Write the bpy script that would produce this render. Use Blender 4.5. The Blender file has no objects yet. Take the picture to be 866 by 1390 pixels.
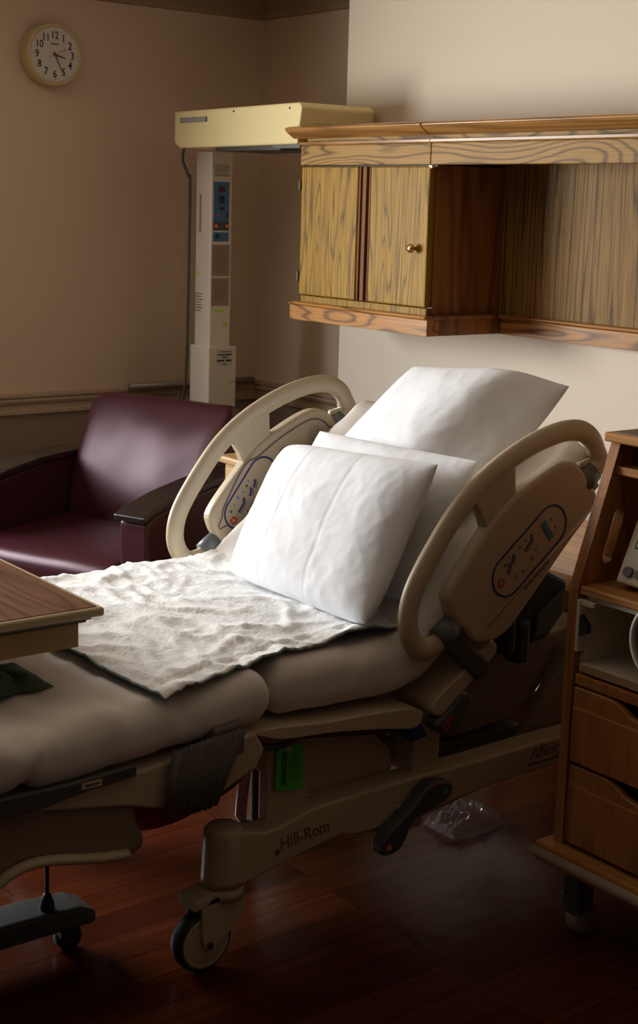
import bpy, bmesh, math, random
from mathutils import Vector, Matrix, noise
random.seed(7)
S = bpy.context.scene
COL = S.collection
PI = math.pi

# ------------------------------------------------------------------ camera
F_PX, CX, CY, PX_W, PX_H = 1979.2, 433.0, 650.0, 866.0, 1390.0
YAW, PITCH, ROLL, EYE = math.radians(37.5815), math.radians(10.6478), math.radians(1.6516), 1.75
fw = Vector((-math.cos(YAW)*math.cos(PITCH), math.sin(YAW)*math.cos(PITCH), -math.sin(PITCH)))
r0 = fw.cross(Vector((0, 0, 1))).normalized(); u0 = r0.cross(fw)
rt = math.cos(ROLL)*r0 + math.sin(ROLL)*u0
up = -math.sin(ROLL)*r0 + math.cos(ROLL)*u0
cd = bpy.data.cameras.new('camera'); cam = bpy.data.objects.new('camera', cd); COL.objects.link(cam)
cam.matrix_world = Matrix(((rt.x, up.x, -fw.x, 0), (rt.y, up.y, -fw.y, 0), (rt.z, up.z, -fw.z, EYE), (0, 0, 0, 1)))
cd.sensor_fit = 'VERTICAL'; cd.sensor_height = 36.0
cd.lens = F_PX/PX_H*36.0
cd.shift_x = 0.0
cd.shift_y = (CY-PX_H/2)/PX_H
cd.clip_start = 0.05
S.camera = cam

# ------------------------------------------------------------------ world, daylight, exposure
S.view_settings.view_transform = 'Standard'; S.view_settings.look = 'None'
S.view_settings.gamma = 1.0; S.view_settings.use_curve_mapping = False
S.view_settings.exposure = 0.0
w = bpy.data.worlds.new('world'); S.world = w; w.use_nodes = True
bg = w.node_tree.nodes['Background']; bg.inputs[0].default_value = (0.75, 0.87, 1.0, 1); bg.inputs[1].default_value = 1.0

def area(name, loc, direction, sx, sy, power, color):
    l = bpy.data.lights.new(name, 'AREA'); l.shape = 'RECTANGLE'; l.size = sx; l.size_y = sy
    l.energy = power; l.color = color
    o = bpy.data.objects.new(name, l); COL.objects.link(o); o.location = loc
    o.rotation_euler = Vector(direction).to_track_quat('-Z', 'Y').to_euler()
    return o
# daylight entering through the window of the left wall, outside the frame
WY0, WY1, WZ0, WZ1 = 0.0, 1.7, 1.05, 2.15
sky = area('daylight', (-5.90, (WY0+WY1)/2, (WZ0+WZ1)/2), (1, 0.25, -0.28), WY1-WY0, WZ1-WZ0, 97, (0.88, 0.95, 1.0))
sky.data.spread = math.radians(150)     # skylight falls downwards through the window
area('daylight_from_ground', (-5.95, (WY0+WY1)/2, (WZ0+WZ1)/2), (1, 0.1, 0.35), WY1-WY0, WZ1-WZ0, 66, (1.0, 0.87, 0.70)).data.spread = math.radians(140)

# ------------------------------------------------------------------ materials
def mat(name, color, rough=0.5, metal=0.0, spec=0.5, coat=0.0, bump=0.0, bscale=60, var=0.0, vscale=6, emit=None, sheen=0, alpha=1, trans=0):
    m = bpy.data.materials.new(name); m.use_nodes = True
    nt = m.node_tree; b = nt.nodes['Principled BSDF']
    b.inputs['Base Color'].default_value = (*color, 1); b.inputs['Roughness'].default_value = rough
    b.inputs['Metallic'].default_value = metal; b.inputs['Specular IOR Level'].default_value = spec
    b.inputs['Coat Weight'].default_value = coat; b.inputs['Coat Roughness'].default_value = 0.15
    b.inputs['Sheen Weight'].default_value = sheen
    b.inputs['Alpha'].default_value = alpha; b.inputs['Transmission Weight'].default_value = trans
    tc = nt.nodes.new('ShaderNodeTexCoord')
    if var > 0:
        n = nt.nodes.new('ShaderNodeTexNoise'); n.inputs['Scale'].default_value = vscale; n.inputs['Detail'].default_value = 4
        nt.links.new(tc.outputs['Object'], n.inputs['Vector'])
        mx = nt.nodes.new('ShaderNodeMixRGB'); mx.blend_type = 'MIX'
        mx.inputs[1].default_value = (*[c*(1-var) for c in color], 1); mx.inputs[2].default_value = (*[min(1, c*(1+var)) for c in color], 1)
        nt.links.new(n.outputs['Fac'], mx.inputs[0]); nt.links.new(mx.outputs[0], b.inputs['Base Color'])
    if bump > 0:
        n = nt.nodes.new('ShaderNodeTexNoise'); n.inputs['Scale'].default_value = bscale; n.inputs['Detail'].default_value = 5
        nt.links.new(tc.outputs['Object'], n.inputs['Vector'])
        bp = nt.nodes.new('ShaderNodeBump'); bp.inputs['Strength'].default_value = bump; bp.inputs['Distance'].default_value = 0.01
        nt.links.new(n.outputs['Fac'], bp.inputs['Height']); nt.links.new(bp.outputs[0], b.inputs['Normal'])
    if emit:
        b.inputs['Emission Color'].default_value = (*emit[:3], 1); b.inputs['Emission Strength'].default_value = emit[3]
    return m

def wood(name, light, dark, axis='Z', face='X', scale=1.0, rough=0.35, coat=0.3, rings=9.0, seed=0.0, fine=0.5, spread=0.35, el=0.16):
    """oak grain running along one axis; cathedral figure across the face"""
    m = bpy.data.materials.new(name); m.use_nodes = True
    nt = m.node_tree; b = nt.nodes['Principled BSDF']; L = nt.links.new
    tc = nt.nodes.new('ShaderNodeTexCoord')
    mp = nt.nodes.new('ShaderNodeMapping'); mp.inputs['Location'].default_value = (seed, seed*0.7, seed*1.3)
    k = {'X': (el, 1, 1), 'Y': (1, el, 1), 'Z': (1, 1, el)}[axis]
    mp.inputs['Scale'].default_value = tuple(v*scale for v in k)
    L(tc.outputs['Object'], mp.inputs['Vector'])
    n1 = nt.nodes.new('ShaderNodeTexNoise'); n1.inputs['Scale'].default_value = 5.0; n1.inputs['Detail'].default_value = 1.5; n1.inputs['Roughness'].default_value = 0.4
    L(mp.outputs[0], n1.inputs['Vector'])
    mul = nt.nodes.new('ShaderNodeMath'); mul.operation = 'MULTIPLY'; mul.inputs[1].default_value = rings
    L(n1.outputs['Fac'], mul.inputs[0])
    fr = nt.nodes.new('ShaderNodeMath'); fr.operation = 'PINGPONG'; fr.inputs[1].default_value = 0.5
    L(mul.outputs[0], fr.inputs[0])
    cr = nt.nodes.new('ShaderNodeValToRGB')
    cr.color_ramp.elements[0].position = 0.0; cr.color_ramp.elements[0].color = (*dark, 1)
    cr.color_ramp.elements[1].position = spread; cr.color_ramp.elements[1].color = (*light, 1)
    L(fr.outputs[0], cr.inputs[0])
    mp2 = nt.nodes.new('ShaderNodeMapping')
    k2 = {'X': (2, 130, 130), 'Y': (130, 2, 130), 'Z': (130, 130, 2)}[axis]
    mp2.inputs['Scale'].default_value = tuple(v*scale for v in k2)
    L(tc.outputs['Object'], mp2.inputs['Vector'])
    n2 = nt.nodes.new('ShaderNodeTexNoise'); n2.inputs['Scale'].default_value = 1.0; n2.inputs['Detail'].default_value = 3
    L(mp2.outputs[0], n2.inputs['Vector'])
    cr2 = nt.nodes.new('ShaderNodeValToRGB')
    cr2.color_ramp.elements[0].position = 0.35; cr2.color_ramp.elements[0].color = (1-fine, 1-fine, 1-fine, 1)
    cr2.color_ramp.elements[1].position = 0.6; cr2.color_ramp.elements[1].color = (1, 1, 1, 1)
    L(n2.outputs['Fac'], cr2.inputs[0])
    mx = nt.nodes.new('ShaderNodeMixRGB'); mx.blend_type = 'MULTIPLY'; mx.inputs[0].default_value = 1
    L(cr.outputs[0], mx.inputs[1]); L(cr2.outputs[0], mx.inputs[2])
    L(mx.outputs[0], b.inputs['Base Color'])
    b.inputs['Roughness'].default_value = rough; b.inputs['Coat Weight'].default_value = coat; b.inputs['Coat Roughness'].default_value = 0.2; b.inputs['Specular IOR Level'].default_value = 0.2
    bp = nt.nodes.new('ShaderNodeBump'); bp.inputs['Strength'].default_value = 0.15; bp.inputs['Distance'].default_value = 0.003
    L(n2.outputs['Fac'], bp.inputs['Height']); L(bp.outputs[0], b.inputs['Normal'])
    return m

def floor_mat():
    m = bpy.data.materials.new('cherry_floor'); m.use_nodes = True
    nt = m.node_tree; b = nt.nodes['Principled BSDF']; L = nt.links.new
    tc = nt.nodes.new('ShaderNodeTexCoord')
    mp = nt.nodes.new('ShaderNodeMapping'); mp.inputs['Rotation'].default_value = (0, 0, PI/2)
    L(tc.outputs['Object'], mp.inputs['Vector'])
    br = nt.nodes.new('ShaderNodeTexBrick')
    br.inputs['Color1'].default_value = (0.060, 0.011, 0.004, 1); br.inputs['Color2'].default_value = (0.115, 0.026, 0.008, 1)
    br.inputs['Mortar'].default_value = (0.03, 0.006, 0.003, 1)
    br.inputs['Scale'].default_value = 1.0; br.inputs['Mortar Size'].default_value = 0.0015
    br.inputs['Brick Width'].default_value = 1.1; br.inputs['Row Height'].default_value = 0.11; br.offset = 0.37
    L(mp.outputs[0], br.inputs['Vector'])
    mp2 = nt.nodes.new('ShaderNodeMapping'); mp2.inputs['Scale'].default_value = (30, 1.5, 30)
    L(tc.outputs['Object'], mp2.inputs['Vector'])
    n = nt.nodes.new('ShaderNodeTexNoise'); n.inputs['Scale'].default_value = 1.5; n.inputs['Detail'].default_value = 5
    L(mp2.outputs[0], n.inputs['Vector'])
    cr = nt.nodes.new('ShaderNodeValToRGB'); cr.color_ramp.elements[0].position = 0.3; cr.color_ramp.elements[0].color = (0.55, 0.5, 0.5, 1)
    cr.color_ramp.elements[1].position = 0.7
    L(n.outputs['Fac'], cr.inputs[0])
    mx = nt.nodes.new('ShaderNodeMixRGB'); mx.blend_type = 'MULTIPLY'; mx.inputs[0].default_value = 1
    L(br.outputs['Color'], mx.inputs[1]); L(cr.outputs[0], mx.inputs[2]); L(mx.outputs[0], b.inputs['Base Color'])
    b.inputs['Roughness'].default_value = 0.24; b.inputs['Specular IOR Level'].default_value = 0.10; b.inputs['Coat Weight'].default_value = 0.0
    n3 = nt.nodes.new('ShaderNodeTexNoise'); n3.inputs['Scale'].default_value = 9; L(tc.outputs['Object'], n3.inputs['Vector'])
    bp = nt.nodes.new('ShaderNodeBump'); bp.inputs['Strength'].default_value = 0.12; bp.inputs['Distance'].default_value = 0.01
    L(n3.outputs['Fac'], bp.inputs['Height']); L(bp.outputs[0], b.inputs['Normal'])
    return m

M = {}
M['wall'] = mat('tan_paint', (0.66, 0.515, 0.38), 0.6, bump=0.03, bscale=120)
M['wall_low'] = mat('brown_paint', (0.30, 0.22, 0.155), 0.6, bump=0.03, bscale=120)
M['breast'] = mat('cream_paint', (0.80, 0.69, 0.55), 0.6, bump=0.03, bscale=120)
M['ceiling'] = mat('ceiling_paint', (0.55, 0.46, 0.36), 0.8)
M['trim'] = mat('tan_gloss_trim', (0.46, 0.34, 0.23), 0.4)
M['cornice'] = mat('brown_cornice', (0.33, 0.235, 0.15), 0.5)
M['floor'] = floor_mat()
M['oak_v'] = wood('oak_vertical', (0.44, 0.245, 0.028), (0.19, 0.10, 0.018), 'Z', seed=3, scale=3.2, rings=10, fine=0.5, coat=0.0, rough=0.5, spread=0.22, el=0.07)
M['oak_v2'] = wood('oak_vertical_panel', (0.36, 0.20, 0.055), (0.12, 0.06, 0.018), 'Z', seed=8, scale=3.6, rings=9, fine=0.5, coat=0.0, rough=0.55, spread=0.22, el=0.035)
M['oak_x'] = wood('oak_along', (0.42, 0.24, 0.065), (0.13, 0.07, 0.022), 'X', seed=5, scale=1.9, rings=14, fine=0.25, coat=0.0, rough=0.5, spread=0.25)
M['oak_x2'] = wood('oak_lower_rail', (0.50, 0.23, 0.06), (0.16, 0.07, 0.025), 'X', seed=11, scale=1.8, rings=11, fine=0.25, coat=0.1, rough=0.45, spread=0.25)
M['oak_crown'] = wood('oak_crown', (0.44, 0.215, 0.06), (0.26, 0.12, 0.035), 'X', seed=2, rings=10, fine=0.2, coat=0.6)
M['oak_y'] = wood('oak_side', (0.36, 0.15, 0.045), (0.20, 0.08, 0.03), 'Z', seed=6, rings=8, fine=0.3)
M['oak_red'] = wood('oak_reddish_strip', (0.22, 0.085, 0.018), (0.12, 0.04, 0.01), 'Z', seed=1, rings=6, fine=0.3, coat=0.0, rough=0.55)
M['cart_v'] = wood('cart_oak_vertical', (0.44, 0.185, 0.055), (0.27, 0.10, 0.03), 'Z', seed=9, rings=7, fine=0.25)
M['cart_x'] = wood('cart_oak_along', (0.58, 0.28, 0.085), (0.36, 0.15, 0.045), 'X', seed=4, rings=8, fine=0.25)
M['cart_top'] = mat('grey_brown_laminate', (0.20, 0.15, 0.12), 0.4)
M['stand'] = wood('pale_oak', (0.62, 0.40, 0.20), (0.5, 0.3, 0.14), 'X', seed=1.5, rings=6, fine=0.15)
M['darkbrass'] = mat('dark_brass', (0.06, 0.045, 0.025), 0.5, 0.3)
M['brass'] = mat('brass', (0.75, 0.48, 0.18), 0.25, 1.0)
M['steel'] = mat('steel', (0.55, 0.53, 0.5), 0.3, 1.0)
M['darksteel'] = mat('dark_steel', (0.12, 0.11, 0.10), 0.4, 0.8)
M['vinyl'] = mat('burgundy_vinyl', (0.050, 0.012, 0.017), 0.36, bump=0.04, bscale=300)
M['vinyl'].node_tree.nodes['Principled BSDF'].inputs['Specular Tint'].default_value = (1.0, 0.72, 0.79, 1)
M['blackwood'] = mat('black_arm_cap', (0.018, 0.013, 0.012), 0.3, coat=0.3)
M['bed'] = mat('beige_plastic', (0.55, 0.46, 0.32), 0.36)
M['bed2'] = mat('beige_plastic_panel', (0.52, 0.43, 0.30), 0.42)
M['grey'] = mat('slate_grey_plastic', (0.13, 0.15, 0.155), 0.4)
M['darkslate'] = mat('dark_slate_enamel', (0.085, 0.095, 0.10), 0.4)
M['darkgrey'] = mat('dark_grey_plastic', (0.075, 0.072, 0.07), 0.45)
M['taupe'] = mat('taupe_plastic', (0.25, 0.19, 0.13), 0.5)
M['bellows'] = mat('brown_grey_rubberised_fabric', (0.13, 0.115, 0.10), 0.7)
M['black'] = mat('black_rubber', (0.02, 0.02, 0.022), 0.5)
M['blue'] = mat('navy_print', (0.015, 0.03, 0.18), 0.5)
M['skyblue'] = mat('blue_print', (0.09, 0.26, 0.62), 0.5)
M['redp'] = mat('red_print', (0.55, 0.06, 0.03), 0.5)
M['orange'] = mat('orange_print', (0.85, 0.25, 0.03), 0.5)
M['greenp'] = mat('green_print', (0.02, 0.30, 0.09), 0.5)
M['sheet'] = mat('white_sheet', (0.80, 0.75, 0.72), 0.85, bump=0.06, bscale=14, sheen=0.2)
M['pillow'] = mat('white_pillowcase', (0.85, 0.87, 0.92), 0.85, bump=0.02, bscale=40, sheen=0.2)
M['pad'] = mat('white_pad', (0.86, 0.875, 0.88), 0.9, bump=0.25, bscale=90, sheen=0.1)
M['teal'] = mat('blue_green_pad_backing', (0.28, 0.38, 0.38), 0.7)
M['ptext'] = mat('dark_ink', (0.03, 0.028, 0.025), 0.6)
M['ptext2'] = mat('grey_ink', (0.16, 0.13, 0.11), 0.6)
M['tag'] = mat('green_card', (0.08, 0.62, 0.05), 0.5)
M['warmer'] = mat('yellow_cream_enamel', (0.88, 0.74, 0.38), 0.4)
M['post'] = mat('offwhite_enamel', (0.76, 0.67, 0.55), 0.4)
M['label'] = mat('tan_paper', (0.36, 0.25, 0.17), 0.6)
M['paper'] = mat('white_label', (0.60, 0.56, 0.50), 0.5)
M['cblue'] = mat('control_panel_blue', (0.05, 0.17, 0.36), 0.4)
M['lime'] = mat('lime_sticker', (0.45, 0.72, 0.02), 0.5)
M['yellow'] = mat('yellow_sticker', (0.75, 0.55, 0.03), 0.5)
M['redwin'] = mat('dark_red_window', (0.12, 0.008, 0.008), 0.3)
M['clockrim'] = mat('clock_cream_rim', (0.60, 0.48, 0.25), 0.35)
M['clockface'] = mat('clock_face', (0.62, 0.56, 0.54), 0.4)
M['conduit'] = mat('grey_conduit', (0.32, 0.28, 0.25), 0.35, 0.3)
M['cord'] = mat('grey_cord', (0.10, 0.09, 0.08), 0.5)
M['tabletop'] = wood('walnut_laminate', (0.235, 0.115, 0.07), (0.13, 0.062, 0.038), 'X', seed=2.5, scale=1.6, rings=10, fine=0.3, rough=0.28, coat=0.2)
M['tablerim'] = mat('beige_table_rim', (0.56, 0.45, 0.29), 0.35)
M['tablebox'] = mat('mustard_tan_box', (0.40, 0.26, 0.10), 0.4)
M['melamine'] = mat('white_melamine', (0.62, 0.55, 0.45), 0.45)
M['chip'] = mat('particleboard', (0.42, 0.27, 0.15), 0.8, bump=0.4, bscale=200, var=0.5, vscale=200)
M['device'] = mat('beige_device', (0.58, 0.52, 0.40), 0.45)
M['ivory'] = mat('ivory_plastic', (0.60, 0.54, 0.44), 0.4)
M['bumper'] = mat('beige_bumper', (0.36, 0.28, 0.19), 0.5)
M['redbag'] = mat('dark_red_bag', (0.20, 0.006, 0.012), 0.4)
M['greencloth'] = mat('green_cloth', (0.05, 0.085, 0.04), 0.8)
M['clear'] = mat('clear_plastic', (0.75, 0.75, 0.75), 0.12, trans=0.7, alpha=0.45)
M['pinkcloth'] = mat('pale_pink_cloth', (0.60, 0.46, 0.43), 0.8)

# ------------------------------------------------------------------ helpers
def tag(o, label=None, cat=None, group=None, kind=None):
    if label: o['label'] = label
    if cat: o['category'] = cat
    if group: o['group'] = group
    if kind: o['kind'] = kind
    return o

def thing(name, loc, label, cat, group=None):
    o = bpy.data.objects.new(name, None); COL.objects.link(o); o.location = loc
    o.empty_display_size = 0.05
    return tag(o, label, cat, group)

def obj(name, bm, m, parent=None, smooth=False, bevel=0.0, seg=2, label=None, sub=0):
    me = bpy.data.meshes.new(name)
    bmesh.ops.recalc_face_normals(bm, faces=bm.faces)
    bm.to_mesh(me); bm.free()
    o = bpy.data.objects.new(name, me); COL.objects.link(o)
    for mm in (m if isinstance(m, (list, tuple)) else [m]): me.materials.append(mm)
    if smooth:
        for p in me.polygons: p.use_smooth = True
    if bevel > 0:
        b = o.modifiers.new('bevel', 'BEVEL'); b.width = bevel; b.segments = seg; b.limit_method = 'ANGLE'; b.angle_limit = math.radians(40)
        b.harden_normals = False
    if sub:
        s = o.modifiers.new('sub', 'SUBSURF'); s.levels = sub; s.render_levels = sub
    if parent is not None:
        o.parent = parent
        if parent.type == 'EMPTY':      # meshes are written in room coordinates
            o.matrix_parent_inverse = Matrix.LocRotScale(parent.location, parent.rotation_euler, None).inverted()
    if label: o['label'] = label
    return o

def box(bm, x0, x1, y0, y1, z0, z1, mi=0, mtx=None):
    vs = [bm.verts.new((x, y, z)) for x in (x0, x1) for y in (y0, y1) for z in (z0, z1)]
    if mtx is not None:
        for v in vs: v.co = mtx @ v.co
    for f in ((0, 1, 3, 2), (4, 6, 7, 5), (0, 4, 5, 1), (2, 3, 7, 6), (0, 2, 6, 4), (1, 5, 7, 3)):
        fc = bm.faces.new([vs[i] for i in f]); fc.material_index = mi
    return vs

def B(*a, **k):
    bm = bmesh.new(); box(bm, *a, **k); return bm

def prism(bm, pts, axis, a0, a1, mtx=None, mi=0):
    """pts 2D polygon; axis X: pts are (y,z); axis Y: pts are (x,z); axis Z: pts are (x,y)"""
    def mk(p, a):
        if axis == 'X': v = Vector((a, p[0], p[1]))
        elif axis == 'Y': v = Vector((p[0], a, p[1]))
        else: v = Vector((p[0], p[1], a))
        return mtx @ v if mtx is not None else v
    A = [bm.verts.new(mk(p, a0)) for p in pts]; Bv = [bm.verts.new(mk(p, a1)) for p in pts]
    n = len(pts)
    f = bm.faces.new(A); f.material_index = mi
    f = bm.faces.new(Bv[::-1]); f.material_index = mi
    for i in range(n):
        f = bm.faces.new((A[i], Bv[i], Bv[(i+1) % n], A[(i+1) % n])); f.material_index = mi

def P(pts, axis, a0, a1, **k):
    bm = bmesh.new(); prism(bm, pts, axis, a0, a1, **k); return bm

def catmull(pts, n=6, closed=False):
    out = []; N = len(pts); V = [Vector(p) for p in pts]
    rng = range(N) if closed else range(N-1)
    for i in rng:
        if closed: p0, p1, p2, p3 = V[(i-1) % N], V[i], V[(i+1) % N], V[(i+2) % N]
        else: p0, p1, p2, p3 = V[max(i-1, 0)], V[i], V[i+1], V[min(i+2, N-1)]
        for k in range(n):
            t = k/n
            out.append(0.5*((2*p1)+(-p0+p2)*t+(2*p0-5*p1+4*p2-p3)*t*t+(-p0+3*p1-3*p2+p3)*t**3))
    if not closed: out.append(V[-1])
    return out

def sweep(bm, path, ra, rb=None, ref=(1, 0, 0), seg=12, closed=False, cap=True, mi=0):
    """tube: ra = radius perpendicular to ref, rb = radius along ref; may be lists"""
    path = [Vector(p) for p in path]; n = len(path); ref = Vector(ref).normalized()
    rings = []
    for i, p in enumerate(path):
        if closed: t = path[(i+1) % n]-path[(i-1) % n]
        else: t = path[min(i+1, n-1)]-path[max(i-1, 0)]
        t.normalize()
        b = ref-t*ref.dot(t)
        if b.length < 0.05: b = Vector((0, 0, 1))-t*t.z
        if b.length < 0.05: b = Vector((0, 1, 0))-t*t.y
        b.normalize(); a = t.cross(b)
        A = ra[i] if isinstance(ra, (list, tuple)) else ra
        Bq = (rb[i] if isinstance(rb, (list, tuple)) else rb) if rb is not None else A
        rings.append([bm.verts.new(p+a*A*math.cos(2*PI*k/seg)+b*Bq*math.sin(2*PI*k/seg)) for k in range(seg)])
    m = n if closed else n-1
    for i in range(m):
        R0, R1 = rings[i], rings[(i+1) % n]
        for k in range(seg):
            f = bm.faces.new((R0[k], R0[(k+1) % seg], R1[(k+1) % seg], R1[k])); f.material_index = mi
    if cap and not closed:
        bm.faces.new(rings[0][::-1]); bm.faces.new(rings[-1])

def T(path, ra, rb=None, **k):
    bm = bmesh.new(); sweep(bm, path, ra, rb, **k); return bm

def cyl(bm, c, axis, r, h, seg=24, r2=None, mi=0):
    c = Vector(c); d = Vector(axis).normalized()
    sweep(bm, [c-d*h/2, c+d*h/2], [r, r if r2 is None else r2], seg=seg, ref=(0.3, 0.2, 0.9) if abs(d.z) < 0.8 else (1, 0, 0), mi=mi)

def CY_(c, axis, r, h, **k):
    bm = bmesh.new(); cyl(bm, c, axis, r, h, **k); return bm

def lathe(profile, c, axis, seg=40):
    """profile (radius, height) revolved about axis through c"""
    bm = bmesh.new(); d = Vector(axis).normalized()
    q = Vector((0, 0, 1)).rotation_difference(d)
    rings = []
    for r, h in profile:
        if r < 1e-5: rings.append([bm.verts.new(Vector(c)+q @ Vector((0, 0, h)))])
        else: rings.append([bm.verts.new(Vector(c)+q @ Vector((r*math.cos(2*PI*k/seg), r*math.sin(2*PI*k/seg), h))) for k in range(seg)])
    for R0, R1 in zip(rings, rings[1:]):
        for k in range(seg):
            a = [R0[k % len(R0)], R0[(k+1) % len(R0)], R1[(k+1) % len(R1)], R1[k % len(R1)]]
            a2 = []
            for v in a:
                if v not in a2: a2.append(v)
            if len(a2) > 2: bm.faces.new(a2)
    return bm

def text(name, s, size, mtx, m, parent, depth=0.0006, align='LEFT', shear=0.0, bold=0.0, sx=1.0, label=None):
    cu = bpy.data.curves.new(name, 'FONT'); cu.body = s; cu.size = size; cu.extrude = depth; cu.align_x = align
    cu.shear = shear; cu.offset = bold; cu.resolution_u = 3
    t = bpy.data.objects.new('tmp', cu); COL.objects.link(t)
    dg = bpy.context.evaluated_depsgraph_get()
    me = bpy.data.meshes.new_from_object(t.evaluated_get(dg))
    bpy.data.objects.remove(t); bpy.data.curves.remove(cu)
    me.transform(mtx @ Matrix.Diagonal((sx, 1, 1, 1)))
    me.materials.clear(); me.materials.append(m)
    o = bpy.data.objects.new(name, me); COL.objects.link(o)
    if parent is not None:
        o.parent = parent
        if parent.type == 'EMPTY':
            o.matrix_parent_inverse = Matrix.LocRotScale(parent.location, parent.rotation_euler, None).inverted()
    if label: o['label'] = label
    return o

def frame(origin, xdir, ydir):
    x = Vector(xdir).normalized(); z = x.cross(Vector(ydir)).normalized(); y = z.cross(x)
    return Matrix(((x.x, y.x, z.x, origin[0]), (x.y, y.y, z.y, origin[1]), (x.z, y.z, z.z, origin[2]), (0, 0, 0, 1)))

def struct(name, bm, m, parent=None, **k):
    o = obj(name, bm, m, parent, **k)
    if parent is None: o['kind'] = 'structure'
    return o

# ------------------------------------------------------------------ room
XL, YB, YH, XE = -5.875, 4.112, 3.80, -4.83   # left wall, back wall, head wall (breast) face and its left edge
XR, YF, ZC = 2.6, -3.4, 2.86
RAILZ0, RAILZ1 = 0.80, 0.885
struct('floor', B(XL-0.2, XR+0.2, YF-0.2, YB+0.2, -0.06, 0), M['floor'])
struct('ceiling', B(XL-0.2, XR+0.2, YF-0.2, YB+0.2, ZC, ZC+0.1), M['ceiling'])
M['farwall'] = mat('darkened_unseen_wall', (0.10, 0.065, 0.045), 0.6)  # unseen walls, colour chosen dark to cut bounced light
bm = bmesh.new()   # left wall with the window opening
box(bm, XL-0.2, XL, YF-0.2, WY0, 0.84, ZC); box(bm, XL-0.2, XL, WY1, YB+0.2, 0.84, ZC)
box(bm, XL-0.2, XL, WY0, WY1, WZ1, ZC)
struct('wall_left', bm, M['wall'])
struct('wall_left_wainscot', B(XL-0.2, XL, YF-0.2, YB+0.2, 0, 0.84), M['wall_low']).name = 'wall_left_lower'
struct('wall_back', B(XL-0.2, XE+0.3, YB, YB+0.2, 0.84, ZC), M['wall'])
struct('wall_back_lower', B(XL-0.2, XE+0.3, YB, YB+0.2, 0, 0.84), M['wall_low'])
struct('wall_head', B(XE, XR, YH, YB+0.2, 0, ZC), M['breast'], bevel=0.006)
struct('wall_right', B(XR, XR+0.2, YF-0.2, YB+0.2, 0, ZC), M['farwall'])
struct('wall_front', B(XL-0.2, XR+0.2, YF-0.2, YF, 0, ZC), M['farwall'])
# chair rail profile (depth, z)
rail = [(0, 0.795), (0.012, 0.797), (0.022, 0.803), (0.022, 0.818), (0.013, 0.824), (0.013, 0.842), (0.024, 0.850), (0.030, 0.862), (0.024, 0.872), (0.034, 0.880), (0.034, 0.890), (0.0, 0.895)]
struct('trim_1', P([(XL+d, z) for d, z in rail], 'Y', WY1+0.1, YB), M['trim'])
struct('trim_2', P([(YB-d, z) for d, z in rail], 'X', XL, XE), M['trim'])
corn = [(0, 2.595), (0.015, 2.60), (0.022, 2.615), (0.02, 2.66), (0.035, 2.68), (0.055, 2.71), (0.10, 2.78), (0.15, 2.82), (0.16, ZC), (0, ZC)]
struct('trim_3', P([(XL+d, z) for d, z in corn], 'Y', YF, YB), M['cornice'])
struct('trim_4', P([(YB-d, z) for d, z in corn], 'X', XL, XE), M['cornice'])
struct('baseboard_left', B(XL, XL+0.02, YF, YB, 0, 0.13), M['cornice'], bevel=0.004)
struct('baseboard_back', B(XL, XE, YB-0.02, YB, 0, 0.13), M['cornice'], bevel=0.004)
struct('baseboard_head', B(XE-0.01, XR, YH-0.02, YH, 0, 0.13), M['cornice'], bevel=0.004)
# window (outside the frame, source of the daylight)
wn = obj('window_1', B(XL-0.02, XL+0.03, WY0-0.06, WY1+0.06, WZ0-0.06, WZ0), M['trim']); wn['kind'] = 'structure'
bm = bmesh.new()
box(bm, XL-0.02, XL+0.03, WY0-0.06, WY1+0.06, WZ1, WZ1+0.06); box(bm, XL-0.02, XL+0.03, WY0-0.06, WY0, WZ0, WZ1); box(bm, XL-0.02, XL+0.03, WY1, WY1+0.06, WZ0, WZ1)
box(bm, XL-0.02, XL+0.01, (WY0+WY1)/2-0.02, (WY0+WY1)/2+0.02, WZ0, WZ1)
obj('window_frame', bm, M['trim'], wn)
# grey raceway running along the top of the chair rail to the corner
tag(obj('cable_conduit', T([(XL+0.047, 3.37, 0.900), (XL+0.047, 4.06, 0.900)], 0.016, 0.016), M['conduit'], smooth=True),
    'thin grey metal conduit tube running along the top of the chair rail behind the post', 'conduit')

# ------------------------------------------------------------------ wall clock
ck = thing('wall_clock', (XL, 2.995, 2.345), 'round cream-rimmed analogue clock high on the tan wall', 'clock')
cc = (XL, 2.985, 2.345)
obj('clock_case', lathe([(0, 0), (0.128, 0), (0.132, 0.012), (0.132, 0.055), (0.127, 0.073), (0.118, 0.078), (0.113, 0.068), (0.108, 0.066), (0, 0.066)], cc, (1, 0, 0), 56), M['clockrim'], ck, smooth=True)
face = obj('clock_face', lathe([(0, 0.0695), (0.1125, 0.0695), (0.1125, 0.0675), (0, 0.0675)], cc, (1, 0, 0), 48), M['clockface'], ck)
fx = XL+0.071
for h in range(1, 13):
    a = math.radians(30*h)
    c = (fx, cc[1]+0.083*math.sin(a), cc[2]+0.080*math.cos(a)-0.015)
    text('clock_numeral', str(h), 0.044, frame(c, (0, 1, 0), (0, 0, 1)), M['ptext'], face, align='CENTER', sx=0.85, bold=0.0004)
    bm = bmesh.new(); d = Vector((0, math.sin(a), math.cos(a)))
    p = Vector((fx, cc[1], cc[2]))+d*0.103
    cyl(bm, p, (1, 0, 0), 0.0016, 0.001, seg=8)
    obj('minute_mark', bm, M['ptext'], face)
def hand(name, ang, l0, l1, wd, m, x):
    d = Vector((0, math.sin(ang), math.cos(ang))); s = Vector((0, d.z, -d.y)); c = Vector((x, cc[1], cc[2]))
    q = [c-d*l0-s*wd, c-d*l0+s*wd, c+d*l1+s*wd*0.5, c+d*l1-s*wd*0.5]
    obj(name, P([(v.y, v.z) for v in q], 'X', x, x+0.0012), m, ck)
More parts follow.
